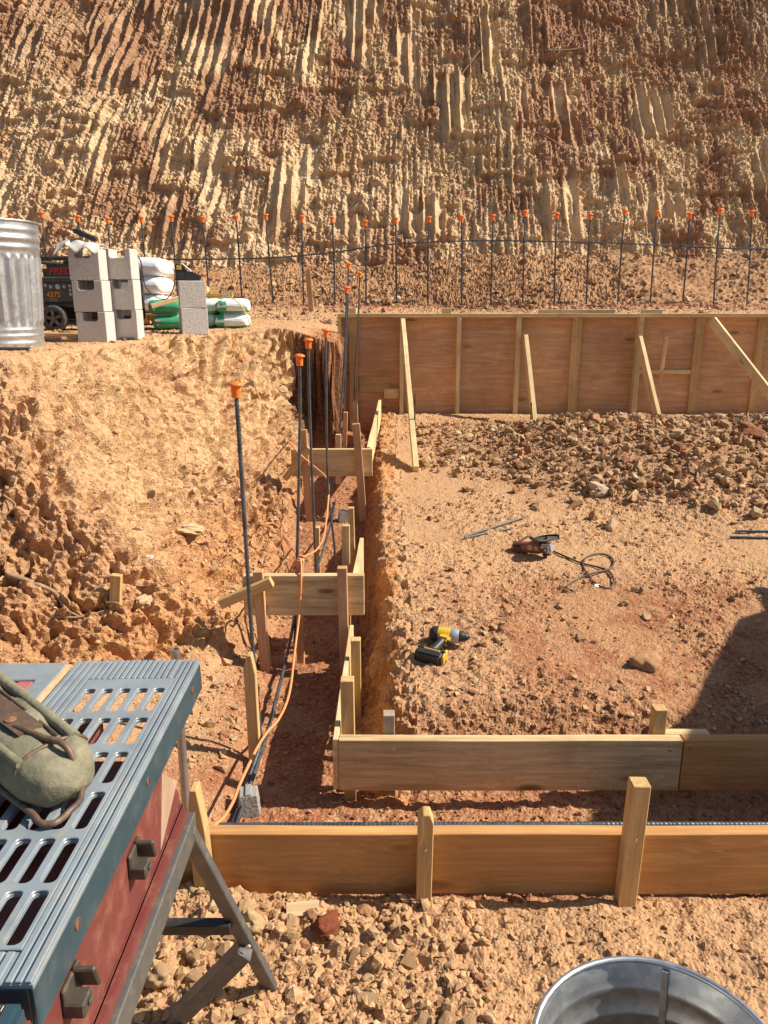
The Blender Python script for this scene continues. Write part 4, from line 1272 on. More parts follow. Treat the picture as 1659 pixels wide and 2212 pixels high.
# stand
st = MB(); st.box((XB + .002, .79, .446), (.034, .80, .05)); st.box((-.91, .79, .446), (.034, .80, .05)); st.box((-.63, 1.165, .446), (.53, .03, .04)); st.box((-.63, .42, .446), (.53, .03, .04))
st.build('stand_rail', GREYM, saw, bev=.002)


def leg(p0, p1, w, t, up=Vector((0, 0, 1))):
    return lumber('leg', p0, p1, w, t, GREYM, saw, up=up, bev=.002)


leg((-.352, 1.175, .445), (-.262, 1.425, gz(-.262, 1.425) - .01), .030, .020, Vector((1, 0, 0)))
leg((-.290, 1.325, .035), (-.47, 1.335, gz(-.47, 1.335) - .01), .044, .034, Vector((0, 1, 0)))
leg((-.925, 1.165, .445), (-1.00, 1.40, gz(-1.0, 1.4) - .01), .036, .012, Vector((1, 0, 0)))
leg((-.345, .44, .44), (-.26, .24, -.25), .036, .012, Vector((1, 0, 0)))
leg((-.925, .44, .44), (-1.0, .24, -.25), .036, .012, Vector((1, 0, 0)))
mb = MB(); mb.box((-.63, 1.285, .13), (.64, .024, .024)); mb.build('cross_bar', BLACKP, saw, bev=.002)
mb = MB(); mb.lathe([(.0001, .004), (.005, .003), (.006, 0)], 12, Matrix.Translation((-.283, 1.322, .055)) @ Matrix.Rotation(R(90), 4, 'X') @ Matrix.Translation((0, 0, .012))); mb.build('rivet', SILV, saw)
# underside motor seen through the slots
mb = MB(); mb.box((-.70, .93, .612), (.39, .62, .06)); mb.box((-.555, .93, .647), (.012, .6, .03)); mb.box((-.53, .70, .650), (.2, .012, .02)); mb.box((-.53, .86, .650), (.2, .012, .02)); mb.build('motor_housing', MAROON, saw, bev=.01)

# ------------------------------------------------------------------ tool pouch on the saw
pc = thing('tool_pouch', 'worn olive canvas tool pouch with leather strap lying on the blue saw table', 'tool pouch', (-.52, .86, ZS))
PA = Vector((-.585, 1.03, ZS + .050)); PB = Vector((-.405, .882, ZS + .034))
ax = (PB - PA).normalized(); sd = Vector((0, 0, 1)).cross(ax).normalized(); upn = ax.cross(sd)
LP = (PB - PA).length
vs_, fs_ = [], []
nu_, nt_ = 34, 36
for i in range(nu_ + 1):
    u = i / nu_
    k = (1 - max(0, (u - .80) / .20) ** 2.6) ** .5 if u > .80 else 1
    if i == nu_: k = .02
    for j in range(nt_):
        a = 2 * math.pi * j / nt_
        ca, sa = math.cos(a), math.sin(a)
        wx = .060 * (abs(ca) ** .75) * (1 if ca > 0 else -1); wz = .040 * (abs(sa) ** .6) * (1 if sa > 0 else -1)
        fold = 1 + .12 * math.sin(u * 19 + 2.3 * ca * 3) * math.exp(-((ca - .25) / .5) ** 2) + .05 * math.sin(u * 37 + j)
        p = PA + ax * (LP * (u - .45) / .55) + sd * wx * k * (1 - .12 * u) + upn * wz * k * fold
        p.z = max(p.z, ZS + .002)
        vs_.append(p)
for i in range(nu_):
    for j in range(nt_): fs_.append((i * nt_ + j, i * nt_ + (j + 1) % nt_, (i + 1) * nt_ + (j + 1) % nt_, (i + 1) * nt_ + j))
fs_.append(tuple(nu_ * nt_ + j for j in range(nt_)))
mb = MB(); mb.add(vs_, fs_); body = mb.build('pouch_body', CANVAS, pc, smooth=80)
body.data.materials.append(TANL)
for p in body.data.polygons:
    if (p.center - PA).dot(ax) / LP * .55 + .45 > .992: p.material_index = 1


def on_pouch(u, a, lift=.003):
    a = R(a); ca, sa = math.cos(a), math.sin(a)
    k = (1 - max(0, (u - .80) / .20) ** 2.6) ** .5 if u > .80 else 1
    p = PA + ax * (LP * (u - .45) / .55) + sd * (.060 * abs(ca) ** .75 * (1 if ca > 0 else -1)) * k * (1 - .12 * u) + upn * (.040 * abs(sa) ** .6 * (1 if sa > 0 else -1)) * k
    n_2 = (sd * ca + upn * sa).normalized()
    q = p + n_2 * lift; q.z = max(q.z, ZS + .004)
    return q


mb = MB(); mb.tube([on_pouch(u / 30, 62, .001) for u in range(0, 27)], .0075, 8); mb.build('padded_edge', CANVAS, pc, smooth=70)
mb = MB(); mb.tube([on_pouch(u / 30, 80, .001) for u in range(0, 26)], .0024, 6); mb.build('binding', LEATH, pc, smooth=70)
mb = MB(); mb.tube([on_pouch(.86, a, .0005) for a in range(20, 165, 8)], .0028, 6); mb.build('binding', LEATH, pc, smooth=70)
sp_ = MB()
pr = [on_pouch(.30 + .46 * i / 12, 96 - i * .6, .004) for i in range(13)]
vv = []; ff = []
for i, p in enumerate(pr):
    a = on_pouch(.30 + .46 * i / 12, 88 - i * .4, .005); b = on_pouch(.30 + .46 * i / 12, 112 - i * .4, .005); a2 = on_pouch(.30 + .46 * i / 12, 88 - i * .4, .001); b2 = on_pouch(.30 + .46 * i / 12, 112 - i * .4, .001)
    vv += [a, b, b2, a2]
for i in range(12):
    for k in range(4): ff.append((i * 4 + k, i * 4 + (k + 1) % 4, (i + 1) * 4 + (k + 1) % 4, (i + 1) * 4 + k))
ff += [(3, 2, 1, 0), (48, 49, 50, 51)]
sp_.add(vv, ff); strap = sp_.build('strap', LEATH, pc, smooth=40)
for u in (.50, .66):
    p = on_pouch(u, 98, .0055); mb = MB(); mb.lathe([(.0001, .003), (.004, .0025), (.0055, .0012), (.007, .0014), (.0085, 0)], 14, Matrix.Translation(p) @ upn.to_track_quat('Z', 'Y').to_matrix().to_4x4()); mb.build('rivet', RUST, strap, smooth=60)
mb = MB()
lp = [on_pouch(.70, 100, .003), on_pouch(.82, 92, .005), on_pouch(.92, 84, .006), at(176, 1712, z=ZS + .02), at(150, 1752, z=ZS + .006), at(118, 1778, z=ZS + .006), at(88, 1778, z=ZS + .006), at(70, 1758, z=ZS + .010), at(30, 1728, z=ZS + .014), at(-20, 1690, z=ZS + .02)]
mb.tube(spline(lp, .006), .0045, 8); mb.build('strap_loop', LEATH, pc, smooth=70)
mb = MB(); mb.tube([on_pouch(u / 30, 140, .002) for u in range(0, 27)], .006, 8); mb.build('padded_edge', CANVAS, pc, smooth=70)

# ------------------------------------------------------------------ galvanised tub, lower right corner
tb = thing('metal_tub', 'round galvanised tub at the lower corner with ribbed inside', 'tub', (.505, 1.07, -.235))
RT = .222; H_ = .275


def tubmod(r, z, a): return r


prof_in = [(RT, H_), (RT - .003, H_ - .004), (RT - .006, H_ - .045), (RT - .012, H_ - .055), (RT - .014, H_ - .062), (RT - .010, H_ - .072), (RT - .012, H_ - .105), (RT - .019, H_ - .114), (RT - .020, H_ - .121), (RT - .014, H_ - .130), (RT - .03, .02), (RT - .034, .006), (.001, .004)]
prof_out = [(.001, 0), (RT - .034, 0), (RT - .028, .02), (RT - .012, H_ - .13), (RT - .017, H_ - .118), (RT - .008, H_ - .105), (RT - .010, H_ - .06), (RT - .001, H_ - .045), (RT, H_)]
MT = Matrix.Translation((.505, 1.07, -.235)) @ Matrix.Rotation(R(-2.5), 4, 'Y')
mb = MB(); mb.lathe(prof_in + prof_out[::1], 96); mb.build('tub_wall', GALV2, tb, MT, smooth=50)
mb = MB(); mb.tube([(RT * math.cos(a / 48 * 2 * math.pi), RT * math.sin(a / 48 * 2 * math.pi), H_ + .002) for a in range(49)], .0062, 10, cap=False); mb.build('rolled_rim', GALV, tb, MT, smooth=80)
mb = MB(); mb.box((RT - .019, 0, H_ - .10), (.004, .014, .19), Matrix.Rotation(R(5), 3, 'Y')); mb.build('seam', GALV2, tb, MT @ Matrix.Rotation(R(68), 4, 'Z'), bev=.0015)

# ------------------------------------------------------------------ trash can on the bank
cx_, cy_ = -2.20, 4.50
tc_ = thing('trash_can', 'tall fluted galvanised trash can at the edge of the bank', 'trash can', (cx_, cy_, gz(cx_, cy_) - .01))


def canmod(r, z, a):
    w = ss(np.array([z]), .135, .165)[0] * (1 - ss(np.array([z]), .50, .52)[0])
    return r + w * .0075 * max(-.6, math.cos(a * 30))


prof = []
for i in range(90):
    z = .69 * i / 89; r = .232 + .040 * z / .69
    for zz, hh, ww in ((.045, .006, .010), (.085, .006, .010), (.118, .005, .008), (.555, .006, .012), (.60, .008, .014), (.645, .005, .010)):
        r += hh * math.exp(-((z - zz) / ww) ** 2)
    prof.append((r, z))
prof += [(.270, .692), (.262, .68), (.225, .01)]
MC = Matrix.Translation((cx_, cy_, gz(cx_, cy_) - .01)) @ Matrix.Rotation(.3, 4, 'Z')
mb = MB(); mb.lathe(prof, 180, None, canmod); mb.disc(.23, .008, 60); mb.build('can_body', GALV, tc_, MC, smooth=45)
mb = MB(); mb.tube([(.274 * math.cos(a / 48 * 6.28319), .274 * math.sin(a / 48 * 6.28319), .690) for a in range(49)], .006, 8, cap=False); mb.build('rolled_rim', GALV, tc_, MC, smooth=80)
mb = MB(); mb.tube([(.236 * math.cos(a / 48 * 6.28319), .236 * math.sin(a / 48 * 6.28319), .006) for a in range(49)], .007, 8, cap=False); mb.build('base_rim', GALV, tc_, MC, smooth=80)


# ------------------------------------------------------------------ concrete blocks
def notched(w=.194, d=.16, h=.194, n0=.30, n1=.78, nd=.30):
    """half block, knock-out notch in the top, local origin at base front-left; front faces -Y"""
    a, b = w * n0, w * n1; q = h * (1 - nd); c = .012
    pts = [(0, 0), (w, 0), (w, h), (b, h), (b, q + c), (b - c, q), (a + c, q), (a, q + c), (a, h), (0, h)]
    mb = MB(); MXZ = Matrix(((1, 0, 0, 0), (0, 0, 1, 0), (0, 1, 0, 0), (0, 0, 0, 1)))
    mb.prism(pts, 0, d, MXZ)
    return mb


def cblock(mb, M, label, group):
    o = mb.build('concrete_block', BLOCK, None, M, bev=.003)
    return tag(o, label, 'concrete block', group)


zb1 = gz(-1.92, 5.25) - .004
GB = 'notched concrete blocks stacked in two columns'
names = ('bottom', 'middle', 'top')
for k in range(3):
    off = (-.0, -.006, -.012)[k]
    cblock(notched(n0=.20 + .02 * (k == 0), n1=.74, nd=.30 if k < 2 else .30), Matrix.Translation((-2.005 + off, 5.16, zb1 + k * .1965)) @ Matrix.Rotation(R(1.5 * (k - 1)), 4, 'Z'), names[k] + ' notched concrete block of the front column by the generator', GB)
zb2 = gz(-1.75, 5.42) - .002
for k in range(3):
    cblock(notched(n0=.28, n1=.82), Matrix.Translation((-1.862 + (0, -.004, -.008)[k], 5.345, zb2 + k * .1965)) @ Matrix.Rotation(R(-1.5 * (k - 1)), 4, 'Z'), names[k] + ' notched concrete block of the rear column, behind the front column', GB)
MPR = lambda k: Matrix.Translation((-1.455, 6.05, gz(-1.45, 6.05) - .008 + k * .1965)) @ Matrix.Rotation(R(20 - 3 * k), 4, 'Z')
for k in range(2):
    mb = MB(); mb.box((0, 0, .097), (.194, .194, .194))
    cblock(mb, MPR(k), ('lower', 'upper')[k] + ' plain concrete block of the pair before the green bags', 'pair of concrete blocks before the bags')
ztop = zb1 + 3 * .1965
# rag + black pad on the stack
rg = thing('rag', 'pale grey rag draped over the top block of the front column', 'rag', (-1.93, 5.25, ztop))
nx_, ny_ = 40, 24; vv = []; ff = []
for j in range(ny_ + 1):
    for i in range(nx_ + 1):
        u = i / nx_; v = j / ny_
        x = -.085 + .27 * u; y = -.05 + .20 * v
        z = .010 + .007 * math.sin(u * 9 + v * 4) * (1 - .4 * v) + .004 * math.sin(u * 19 - v * 7) + .022 * math.exp(-((u - .45) / .2) ** 2)
        if y < 0: z -= (.03 + .035 * math.sin(u * 7 + 1) ** 2) * (-y / .05)
        if x < 0: z -= .35 * (-x) * (1 - .3 * v) - .02; 
        vv.append((x + .012 * math.sin(v * 9), y + .01 * math.sin(u * 8), max(z, .004) if (.0 < x < .19 and y > 0) else z))
for j in range(ny_):
    for i in range(nx_):
        a = j * (nx_ + 1) + i; ff.append((a, a + 1, a + nx_ + 2, a + nx_ + 1))
MR = Matrix.Translation((-2.01, 5.165, ztop + .012))
mb = MB(); mb.add(vv, ff); o = mb.build('cloth', CLOTH, rg, MR, smooth=80)
so_ = o.modifiers.new('solid', 'SOLIDIFY'); so_.thickness = .004
mb = MB(); mb.box((0, 0, 0), (.15, .11, .028), Euler((.1, .42, .2)).to_matrix()); mb.box((-.045, 0, .022), (.04, .09, .03), Euler((.1, .5, .2)).to_matrix())
tag(mb.build('black_pad', BLACKP, None, Matrix.Translation((-1.93, 5.27, ztop + .085)), bev=.008, seg=2), 'small black pad lying on the grey rag', 'pad')

# charger on the pair
zc = gz(-1.45, 6.05) - .008 + 2 * .1965
MCH = Matrix.Translation((-1.475, 6.05, zc)) @ Matrix.Rotation(R(12), 4, 'Z')
ch = thing('battery_charger', 'black battery charger with yellow pack on the pair of blocks', 'charger', (-1.475, 6.05, zc))
mb = MB(); MXZ = Matrix(((1, 0, 0, 0), (0, 0, 1, 0), (0, 1, 0, 0), (0, 0, 0, 1)))
mb.prism([(-.10, .002), (.085, .002), (.10, .02), (.09, .036), (.05, .055), (.02, .066), (-.095, .066)], -.055, .055, MXZ); mb.build('charger_body', BLACKP, ch, MCH, bev=.004, seg=2)
mb = MB(); mb.prism([(-.09, .066), (.0, .066), (-.035, .115), (-.085, .118)], -.035, .035, MXZ); pk = mb.build('battery_pack', BLACKP, ch, MCH, bev=.004, seg=2)
mb = MB(); mb.box((-.062, -.037, .092), (.036, .006, .032)); mb.build('yellow_panel', YELLOW, pk, MCH, bev=.002)
mb = MB(); mb.box((-.005, -.012, .092), (.085, .012, .010), Euler((0, R(42), 0)).to_matrix()); mb.build('side_rail', GREYP, pk, MCH, bev=.002)
# power cords by the blocks
gzz = lambda x, y, h=.006: Vector((x, y, gz(x, y) + h))
mb = MB(); mb.tube(spline([at(252, 546, y=5.5), at(270, 541, y=5.5), at(290, 543, y=5.5), at(304, 565, y=5.5), at(309, 600, y=5.6), at(318, 625, y=5.8), at(340, 643, y=5.9), at(360, 646, y=5.95), at(374, 625, y=5.95), at(378, 590, y=5.97), at(374, 580, y=5.985)], .03), .0042, 6)
tag(mb.build('power_cord', CORDB, smooth=60), 'black power cord hanging from the block stack to the charger', 'cord')

# ------------------------------------------------------------------ generator
GX, GY = -2.33, 6.35; GZ = gz(GX, GY) - .01
gn = thing('generator', 'portable generator with tubular frame and one visible wheel', 'generator', (GX, GY, GZ), rz=R(4))
MG = Matrix.Translation((GX, GY, GZ)) @ Matrix.Rotation(R(-3), 4, 'Z')
fr = MB()
for y in (-.24, .24):
    fr.tube(spline([(-.32, y, .07), (-.325, y, .30), (-.325, y, .48), (-.30, y, .53), (-.2, y, .54), (.2, y, .54), (.30, y, .53), (.325, y, .48), (.325, y, .10), (.30, y, .075), (-.29, y, .075), (-.32, y, .09)], .03), .016, 10)
for x in (-.31, .31):
    fr.tube([(x, -.24, .52), (x, .24, .52)], .015, 8); fr.tube([(x, -.24, .08), (x, .24, .08)], .015, 8)
fr.tube([(-.32, -.245, .20), (.32, -.245, .20)], .020, 10)
fr.build('tube_frame', BLACKP, gn, MG, smooth=60)
mb = MB(); mb.box((0, 0, .44), (.58, .40, .13)); tk = mb.build('fuel_tank', DARKG, gn, MG, bev=.035, seg=4, smooth=40)
mb = MB(); mb.tube([(-.28, -.215, .385), (.28, -.215, .385)], .024, 10); mb.build('tank_rail', DARKG, gn, MG, smooth=60)
mb = MB(); mb.box((0, -.205, .29), (.57, .06, .155)); pn = mb.build('control_panel', DARKG, gn, MG, bev=.008, seg=2)
RXF = Matrix.Rotation(R(90), 4, 'X')
text('PREDATOR', REDPR, .072, MG @ Matrix.Translation((-.04, -.209, .448)) @ RXF, tk, shear=.25, bold=.001)
text('4375', ORPR, .055, MG @ Matrix.Translation((-.19, -.237, .275)) @ RXF, pn, bold=.001)
text('3500', ORPR, .034, MG @ Matrix.Translation((-.195, -.237, .236)) @ RXF, pn)
for x, z, r in ((-.245, .345, .012), (-.205, .335, .014), (-.15, .335, .020), (-.10, .335, .012), (-.055, .34, .011), (-.055, .31, .011), (-.055, .28, .012)):
    mb = MB(); mb.lathe([(.0001, .014), (r * .6, .013), (r * .7, .004), (r, .004), (r, -.002)], 16, Matrix.Translation((x, -.236, z)) @ RXF)
    mb.build('switch_knob', GREYP, pn, MG, smooth=40)
mb = MB(); mb.box((.02, -.237, .29), (.09, .012, .10)); mb.build('socket_plate', DARKI, pn, MG, bev=.003)
mb = MB(); mb.box((.05, .02, .17), (.42, .32, .12)); mb.lathe([(.0001, -.17), (.09, -.17), (.10, -.16), (.10, .10), (.0001, .10)], 28, Matrix.Translation((-.05, -.02, .19)) @ Matrix.Rotation(R(90), 4, 'Y')); mb.build('engine', BLACKP, gn, MG, bev=.006)
WMt = MG @ Matrix.Translation((-.185, -.275, .098)) @ Matrix.Rotation(R(90), 4, 'X')
wh = MB(); wh.lathe([(.062, .024), (.088, .026), (.098, .018), (.102, .004), (.102, -.012), (.096, -.024), (.06, -.026)], 40); w_ = wh.build('wheel', RUBBER, gn, WMt, smooth=50)
mb = MB(); mb.lathe([(.0001, .030), (.016, .028), (.018, .012), (.022, .012)], 20)
for k in range(5):
    a = k * 2 * math.pi / 5 + .4; mb.box((.036 * math.cos(a), .036 * math.sin(a), .014), (.062, .024, .008), Matrix.Rotation(a, 3, 'Z'))
mb.lathe([(.058, .014), (.064, .022), (.068, .014)], 30); mb.build('rim', GREYM, w_, WMt, bev=.001)
mb = MB(); mb.disc(.064, .0, 30); mb.build('hub_back', DARKI, w_, WMt)
mb = MB()
for z in (.39 - .09, .30 - .09):
    mb.lathe([(.0001, .006), (.010, .005), (.012, 0)], 10, MG @ Matrix.Translation((-.325, -.256, z + .1)) @ RXF)
mb.build('frame_bolt', SILV, gn, None, smooth=50)

# ------------------------------------------------------------------ bags and pallet
def bag_mesh(w=.30, d=.42, h=.125, seed=0):
    """rounded sack, ends pinched; front faces -Y"""
    n = 26; vs_ = []; fs_ = []
    m = 22
    for i in range(n + 1):
        u = i / n * 2 - 1
        e = max(.02, (1 - abs(u) ** 6)) ** .5
        for j in range(m):
            a = 2 * math.pi * j / m; ca, sa = math.cos(a), math.sin(a)
            x = w / 2 * math.copysign(abs(ca) ** .42, ca); z = h / 2 * math.copysign(abs(sa) ** .5, sa)
            wr = 1 + .05 * math.sin(5 * u + 3 * a + seed) + .03 * math.sin(13 * u - 5 * a + seed * 2)
            vs_.append((x * (.82 + .18 * e), u * d / 2, z * e * wr + h / 2))
    for i in range(n):
        for j in range(m): fs_.append((i * m + j, i * m + (j + 1) % m, (i + 1) * m + (j + 1) % m, (i + 1) * m + j))
    fs_ += [tuple(range(m - 1, -1, -1)), tuple(n * m + j for j in range(m))]
    return vs_, fs_


GBAG = 'green and white cement bags'
bcols = [(-1.76, 6.60, R(6)), (-1.55, 6.95, R(-4)), (-1.30, 6.84, R(4))]
blabs = ('left', 'middle', 'right')
for ci_, (bx, by, br) in enumerate(bcols):
    for lv in range(2):
        zb = gz(bx, by) - .004 + lv * .122
        Mb = Matrix.Translation((bx + (.012 if lv else 0) - (.05 if (ci_ == 0 and lv) else 0), by, zb)) @ Matrix.Rotation(br + lv * .06, 4, 'Z')
        bo = thing('cement_bag', ('lower', 'upper')[lv] + ' green and white cement bag of the ' + ('pile half hidden by the plain blocks', 'pile just behind the plain blocks', 'pile nearest the plywood')[ci_], 'cement bag', Mb.translation, GBAG)
        vs_, fs_ = bag_mesh(w=.27, seed=ci_ * 3 + lv)
        me = bpy.data.meshes.new('sack'); me.from_pydata(vs_, [], fs_); me.update()
        me.materials.append(BAGG); me.materials.append(BAGW)
        for p in me.polygons:
            c = p.center
            gr = c.y < -.11 and True
            if ci_ == 0: wmat = c.z > .118
            else: wmat = (c.x > -.045 and c.z > .03) if lv == 0 else (c.x > -.02 and .028 < c.z) or c.z > .105
            if c.z < .012: wmat = True
            if ci_ == 1: wmat = wmat or (c.x > -.09 and c.z > .045)
            p.material_index = 1 if wmat else 0
            p.use_smooth = True
        ob = link(bpy.data.objects.new('sack', me), bo, Mb)
        mb = MB()
        if ci_ == 0:
            mb.prism([(-.115, .088), (-.055, .088), (-.085, .035)], -.2085, -.2070, MXZ)
            mb.build('triangle_mark', BAGW, bo, Mb)
            text('MORTAR', BAGW, .034, Mb @ Matrix.Translation((.06, -.2075, .055)) @ RXF, bo, name='bag_lettering')
        else:
            mb.prism([(-.130, .05), (-.095, .05), (-.112, .095)], -.2085, -.2070, MXZ)
            mb.build('triangle_mark', BAGW, bo, Mb)
            text('MIX', BAGG, .05, Mb @ Matrix.Translation((.05, -.2075, .06)) @ RXF, bo, name='bag_lettering')
zt = gz(-1.3, 6.82) + .245
lv_ = thing('spirit_level', 'yellow spirit level lying across the tops of the green bags', 'level', (-1.45, 6.82, zt))
ML_ = Matrix.Translation((-1.45, 6.72, zt + .008)) @ Matrix.Rotation(R(5), 4, 'Z')
mb = MB(); mb.box((-.03, 0, .014), (.34, .024, .030)); mb.build('level_body', YELLOW, lv_, ML_, bev=.003)
mb = MB(); mb.box((.115, -.001, .014), (.075, .028, .024)); mb.build('vial_window', GREYP, lv_, ML_, bev=.003)
mb = MB(); mb.box((.168, 0, .014), (.018, .026, .032)); mb.build('end_cap', YELLOW, lv_, ML_, bev=.003)
mb = MB(); mb.tube([(-.13, .10, .06), (.0, .06, .075)], .026, 14); tag(mb.build('cardboard_tube', CARD, None, Matrix.Translation((-1.52, 6.85, zt)), smooth=60), 'short pale tube lying on the bags behind the level', 'tube')
mb = MB(); mb.tube(spline([(-1.60, 6.62, zt + .012), (-1.42, 6.64, zt + .018), (-1.28, 6.62, zt + .008), (-1.17, 6.56, zt - .07), (-1.08, 6.48, gz(-1.08, 6.48) + .02), gzz(-1.0, 6.42)], .02), .0042, 6)
tag(mb.build('yellow_cord', CORDY, smooth=60), 'yellow cord looping off the bags over the bank edge', 'cord')
# wrapped white stack on a pallet
wz = gz(-2.15, 7.4)
plt = thing('pallet', 'rough wooden pallet under the white wrapped bags', 'pallet', (-2.15, 7.4, wz))
for x in (-.30, 0, .30):
    lumber('stringer', (-2.15 + x, 7.10, wz + .045), (-2.15 + x, 7.70, wz + .045), .07, .06, W_STAKE, plt)
for y in (7.12, 7.27, 7.42, 7.57, 7.69):
    lumber('deck_board', (-2.48, y, wz + .09), (-1.82, y, wz + .09), .018, .10, W_STAKE, plt)
for k in range(3):
    vs_, fs_ = bag_mesh(.46, .55, .17, seed=k * 5 + 1)
    mb = MB(); mb.add(vs_, fs_)
    tag(mb.build('white_bag', WRAP, None, Matrix.Translation((-2.23 + .012 * k, 7.40, wz + .10 + k * .158)), smooth=70), names[k] + ' of the white plastic wrapped bags stacked on the pallet', 'bag', 'white wrapped bags on the pallet')
tag(lumber('dark_board', (-1.80, 6.15, gz(-1.80, 6.15) + .19), (-1.50, 6.35, gz(-1.5, 6.35) + .29), .035, .03, W_OLD), 'dark board leaning between the block columns and the plain pair', 'board')
for (a, b, lab) in (((-2.62, 5.72), (-2.05, 5.62), 'brown board lying flat before the generator wheel'), ((-2.30, 5.30), (-2.08, 5.42), 'short board scrap lying beside the front block column')):
    tag(lumber('wood_scrap', gzz(*a, .012), gzz(*b, .012), .02, .09, W_RED), lab, 'board')
for k in range(2):
    pth = []
    for i in range(40):
        u = i / 39; x = -2.62 + .62 * u; y = 5.92 + .10 * math.sin(u * 9 + k) + k * .10
        pth.append(gzz(x, y, .008 + .006 * k))
    mb = MB(); mb.tube(pth, .0055, 6)
    tag(mb.build('yellow_cord', CORDY, smooth=60), ('nearer', 'farther')[k] + ' yellow cord snaking on the ground under the generator', 'cord')
for px, lab in ((35, 'dark bar end on the soil below the trash can'), (275, 'short dark bar end on the soil before the rear block column')):
    p = at(px, 757 if px < 100 else 736, z=1.105); p.z = gz(p.x, p.y) + .012
    rebar('rebar', [p + Vector((-.13 if px < 100 else -.05, 0, 0)), p + Vector((.07 if px < 100 else .05, 0, 0))], lab, r=.009, ribs=False)

# ------------------------------------------------------------------ drill
p = at(945, 1405, z=.02); dz = gz(p.x, p.y)
dr = thing('drill', 'yellow and black cordless drill lying on the soil', 'drill', (p.x, p.y, dz))
# drill plane: lies on its side; local X along body axis (chuck +X), local Y from battery to body
MD = Matrix.Translation((p.x, p.y, dz + .030)) @ Matrix.Rotation(R(-14), 4, 'Z') @ Matrix.Rotation(R(14), 4, 'X')
RY90 = Matrix.Rotation(R(90), 4, 'Y')
mb = MB(); mb.lathe([(.0001, -.062), (.022, -.062), (.029, -.055), (.031, -.03), (.031, .012), (.028, .020), (.0001, .020)], 24, Matrix.Translation((.025, .072, 0)) @ RY90); mb.build('motor_housing', YELLOW, dr, MD, smooth=40)
mb = MB(); mb.lathe([(.0001, -.070), (.019, -.070), (.0305, -.058), (.0318, -.044), (.0318, -.034), (.030, -.032)], 24, Matrix.Translation((.025, .072, 0)) @ RY90); mb.build('rear_cap', BLACKP, dr, MD, smooth=40)
mb = MB(); mb.lathe([(.030, .018), (.031, .022), (.029, .040), (.026, .050), (.018, .052)], 24, Matrix.Translation((.025, .072, 0)) @ RY90); mb.build('gear_collar', GREYP, dr, MD, smooth=40)
mb = MB(); mb.lathe([(.022, .046), (.023, .052), (.021, .066), (.018, .070), (.017, .078), (.011, .088), (.006, .092)], 24, Matrix.Translation((.025, .072, 0)) @ RY90); ck = mb.build('chuck', BLACKP, dr, MD, smooth=40)
mb = MB(); mb.tube([(.115, .072, 0), (.150, .070, 0)], .0028, 8); mb.build('bit', SILV, ck, MD)
mb = MB(); mb.tube(spline([(.020, .05, 0), (.004, .01, 0), (-.018, -.045, 0)], .008), lambda t: .0205 - .003 * math.sin(t * 3.14), 14); mb.build('grip', BLACKP, dr, MD, smooth=60)
mb = MB(); mb.box((.020, .040, 0), (.05, .035, .042), Matrix.Rotation(R(-15), 3, 'Z')); mb.build('grip_collar', YELLOW, dr, MD, bev=.008, seg=2)
mb = MB(); mb.tube([(.034, .036, -.001), (.044, .016, 0)], .010, 10); mb.build('trigger', BLACKP, dr, MD, smooth=60)
mb = MB(); mb.box((-.012, -.058, 0), (.115, .018, .062), Matrix.Rotation(R(-12), 3, 'Z')); mb.build('foot', BLACKP, dr, MD, bev=.005, seg=2)
mb = MB(); mb.box((-.018, -.086, 0), (.110, .040, .074), Matrix.Rotation(R(-12), 3, 'Z')); bt_ = mb.build('battery', BLACKP, dr, MD, bev=.008, seg=3)
mb = MB(); mb.box((.040, -.072, 0), (.010, .05, .050), Matrix.Rotation(R(-12), 3, 'Z')); mb.box((-.01, -.0655, .030), (.07, .010, .006), Matrix.Rotation(R(-12), 3, 'Z')); mb.build('battery_stripe', YELLOW, bt_, MD, bev=.003)

# ------------------------------------------------------------------ angle grinder
p = at(1158, 1190, z=.085); dz = gz(p.x, p.y)
ag = thing('angle_grinder', 'red angle grinder with black guard lying on the soil', 'grinder', (p.x, p.y, dz))
MA = Matrix.Translation((p.x, p.y, dz + .045)) @ Matrix.Rotation(R(-38), 4, 'Z') @ Matrix.Rotation(R(-12), 4, 'Y')
mb = MB(); mb.lathe([(.0001, -.135), (.024, -.135), (.030, -.125), (.031, -.05), (.034, -.02), (.036, .02), (.033, .035), (.0001, .036)], 20, RY90); b_ = mb.build('motor_body', GRINDR, ag, MA, smooth=40)
mb = MB()
for k in range(5): mb.box((-.115 + k * .010, -.026, .008), (.004, .012, .036))
mb.build('vent_slots', BLACKP, b_, MA)
mb = MB(); mb.box((-.02, -.030, .006), (.028, .010, .026)); mb.box((.018, -.034, .0), (.016, .01, .022)); mb.build('label_plate', CARD, b_, MA, bev=.001)
mb = MB(); mb.box((.062, 0, -.006), (.062, .058, .052)); mb.build('gear_head', GREYP, ag, MA, bev=.010, seg=2)
mb = MB(); mb.tube([(.062, -.055, -.010), (.062, -.028, -.010)], .012, 10); mb.tube([(.055, 0, -.02), (.055, 0, -.045)], .022, 14); mb.build('spindle', BLACKP, ag, MA, smooth=50)
MGd = MA @ Matrix.Translation((.068, 0, .026))
mb = MB(); pts = [(.066 * math.cos(R(a)), .066 * math.sin(R(a))) for a in range(-10, 200, 10)]
mb.prism(pts, .002, .006, Matrix.Rotation(R(60), 4, 'Z'))
for a in range(-10, 200, 10):
    a0 = R(a + 60); mb.box((.066 * math.cos(a0), .066 * math.sin(a0), .014), (.004, .013, .024), Matrix.Rotation(a0, 3, 'Z'))
mb.build('blade_guard', BLACKP, ag, MGd)
mb = MB(); mb.lathe([(.0001, .022), (.010, .022), (.012, .018), (.058, .018), (.058, .015), (.0001, .015)], 32); dsc = mb.build('cutting_disc', GREYM, ag, MGd, smooth=40)
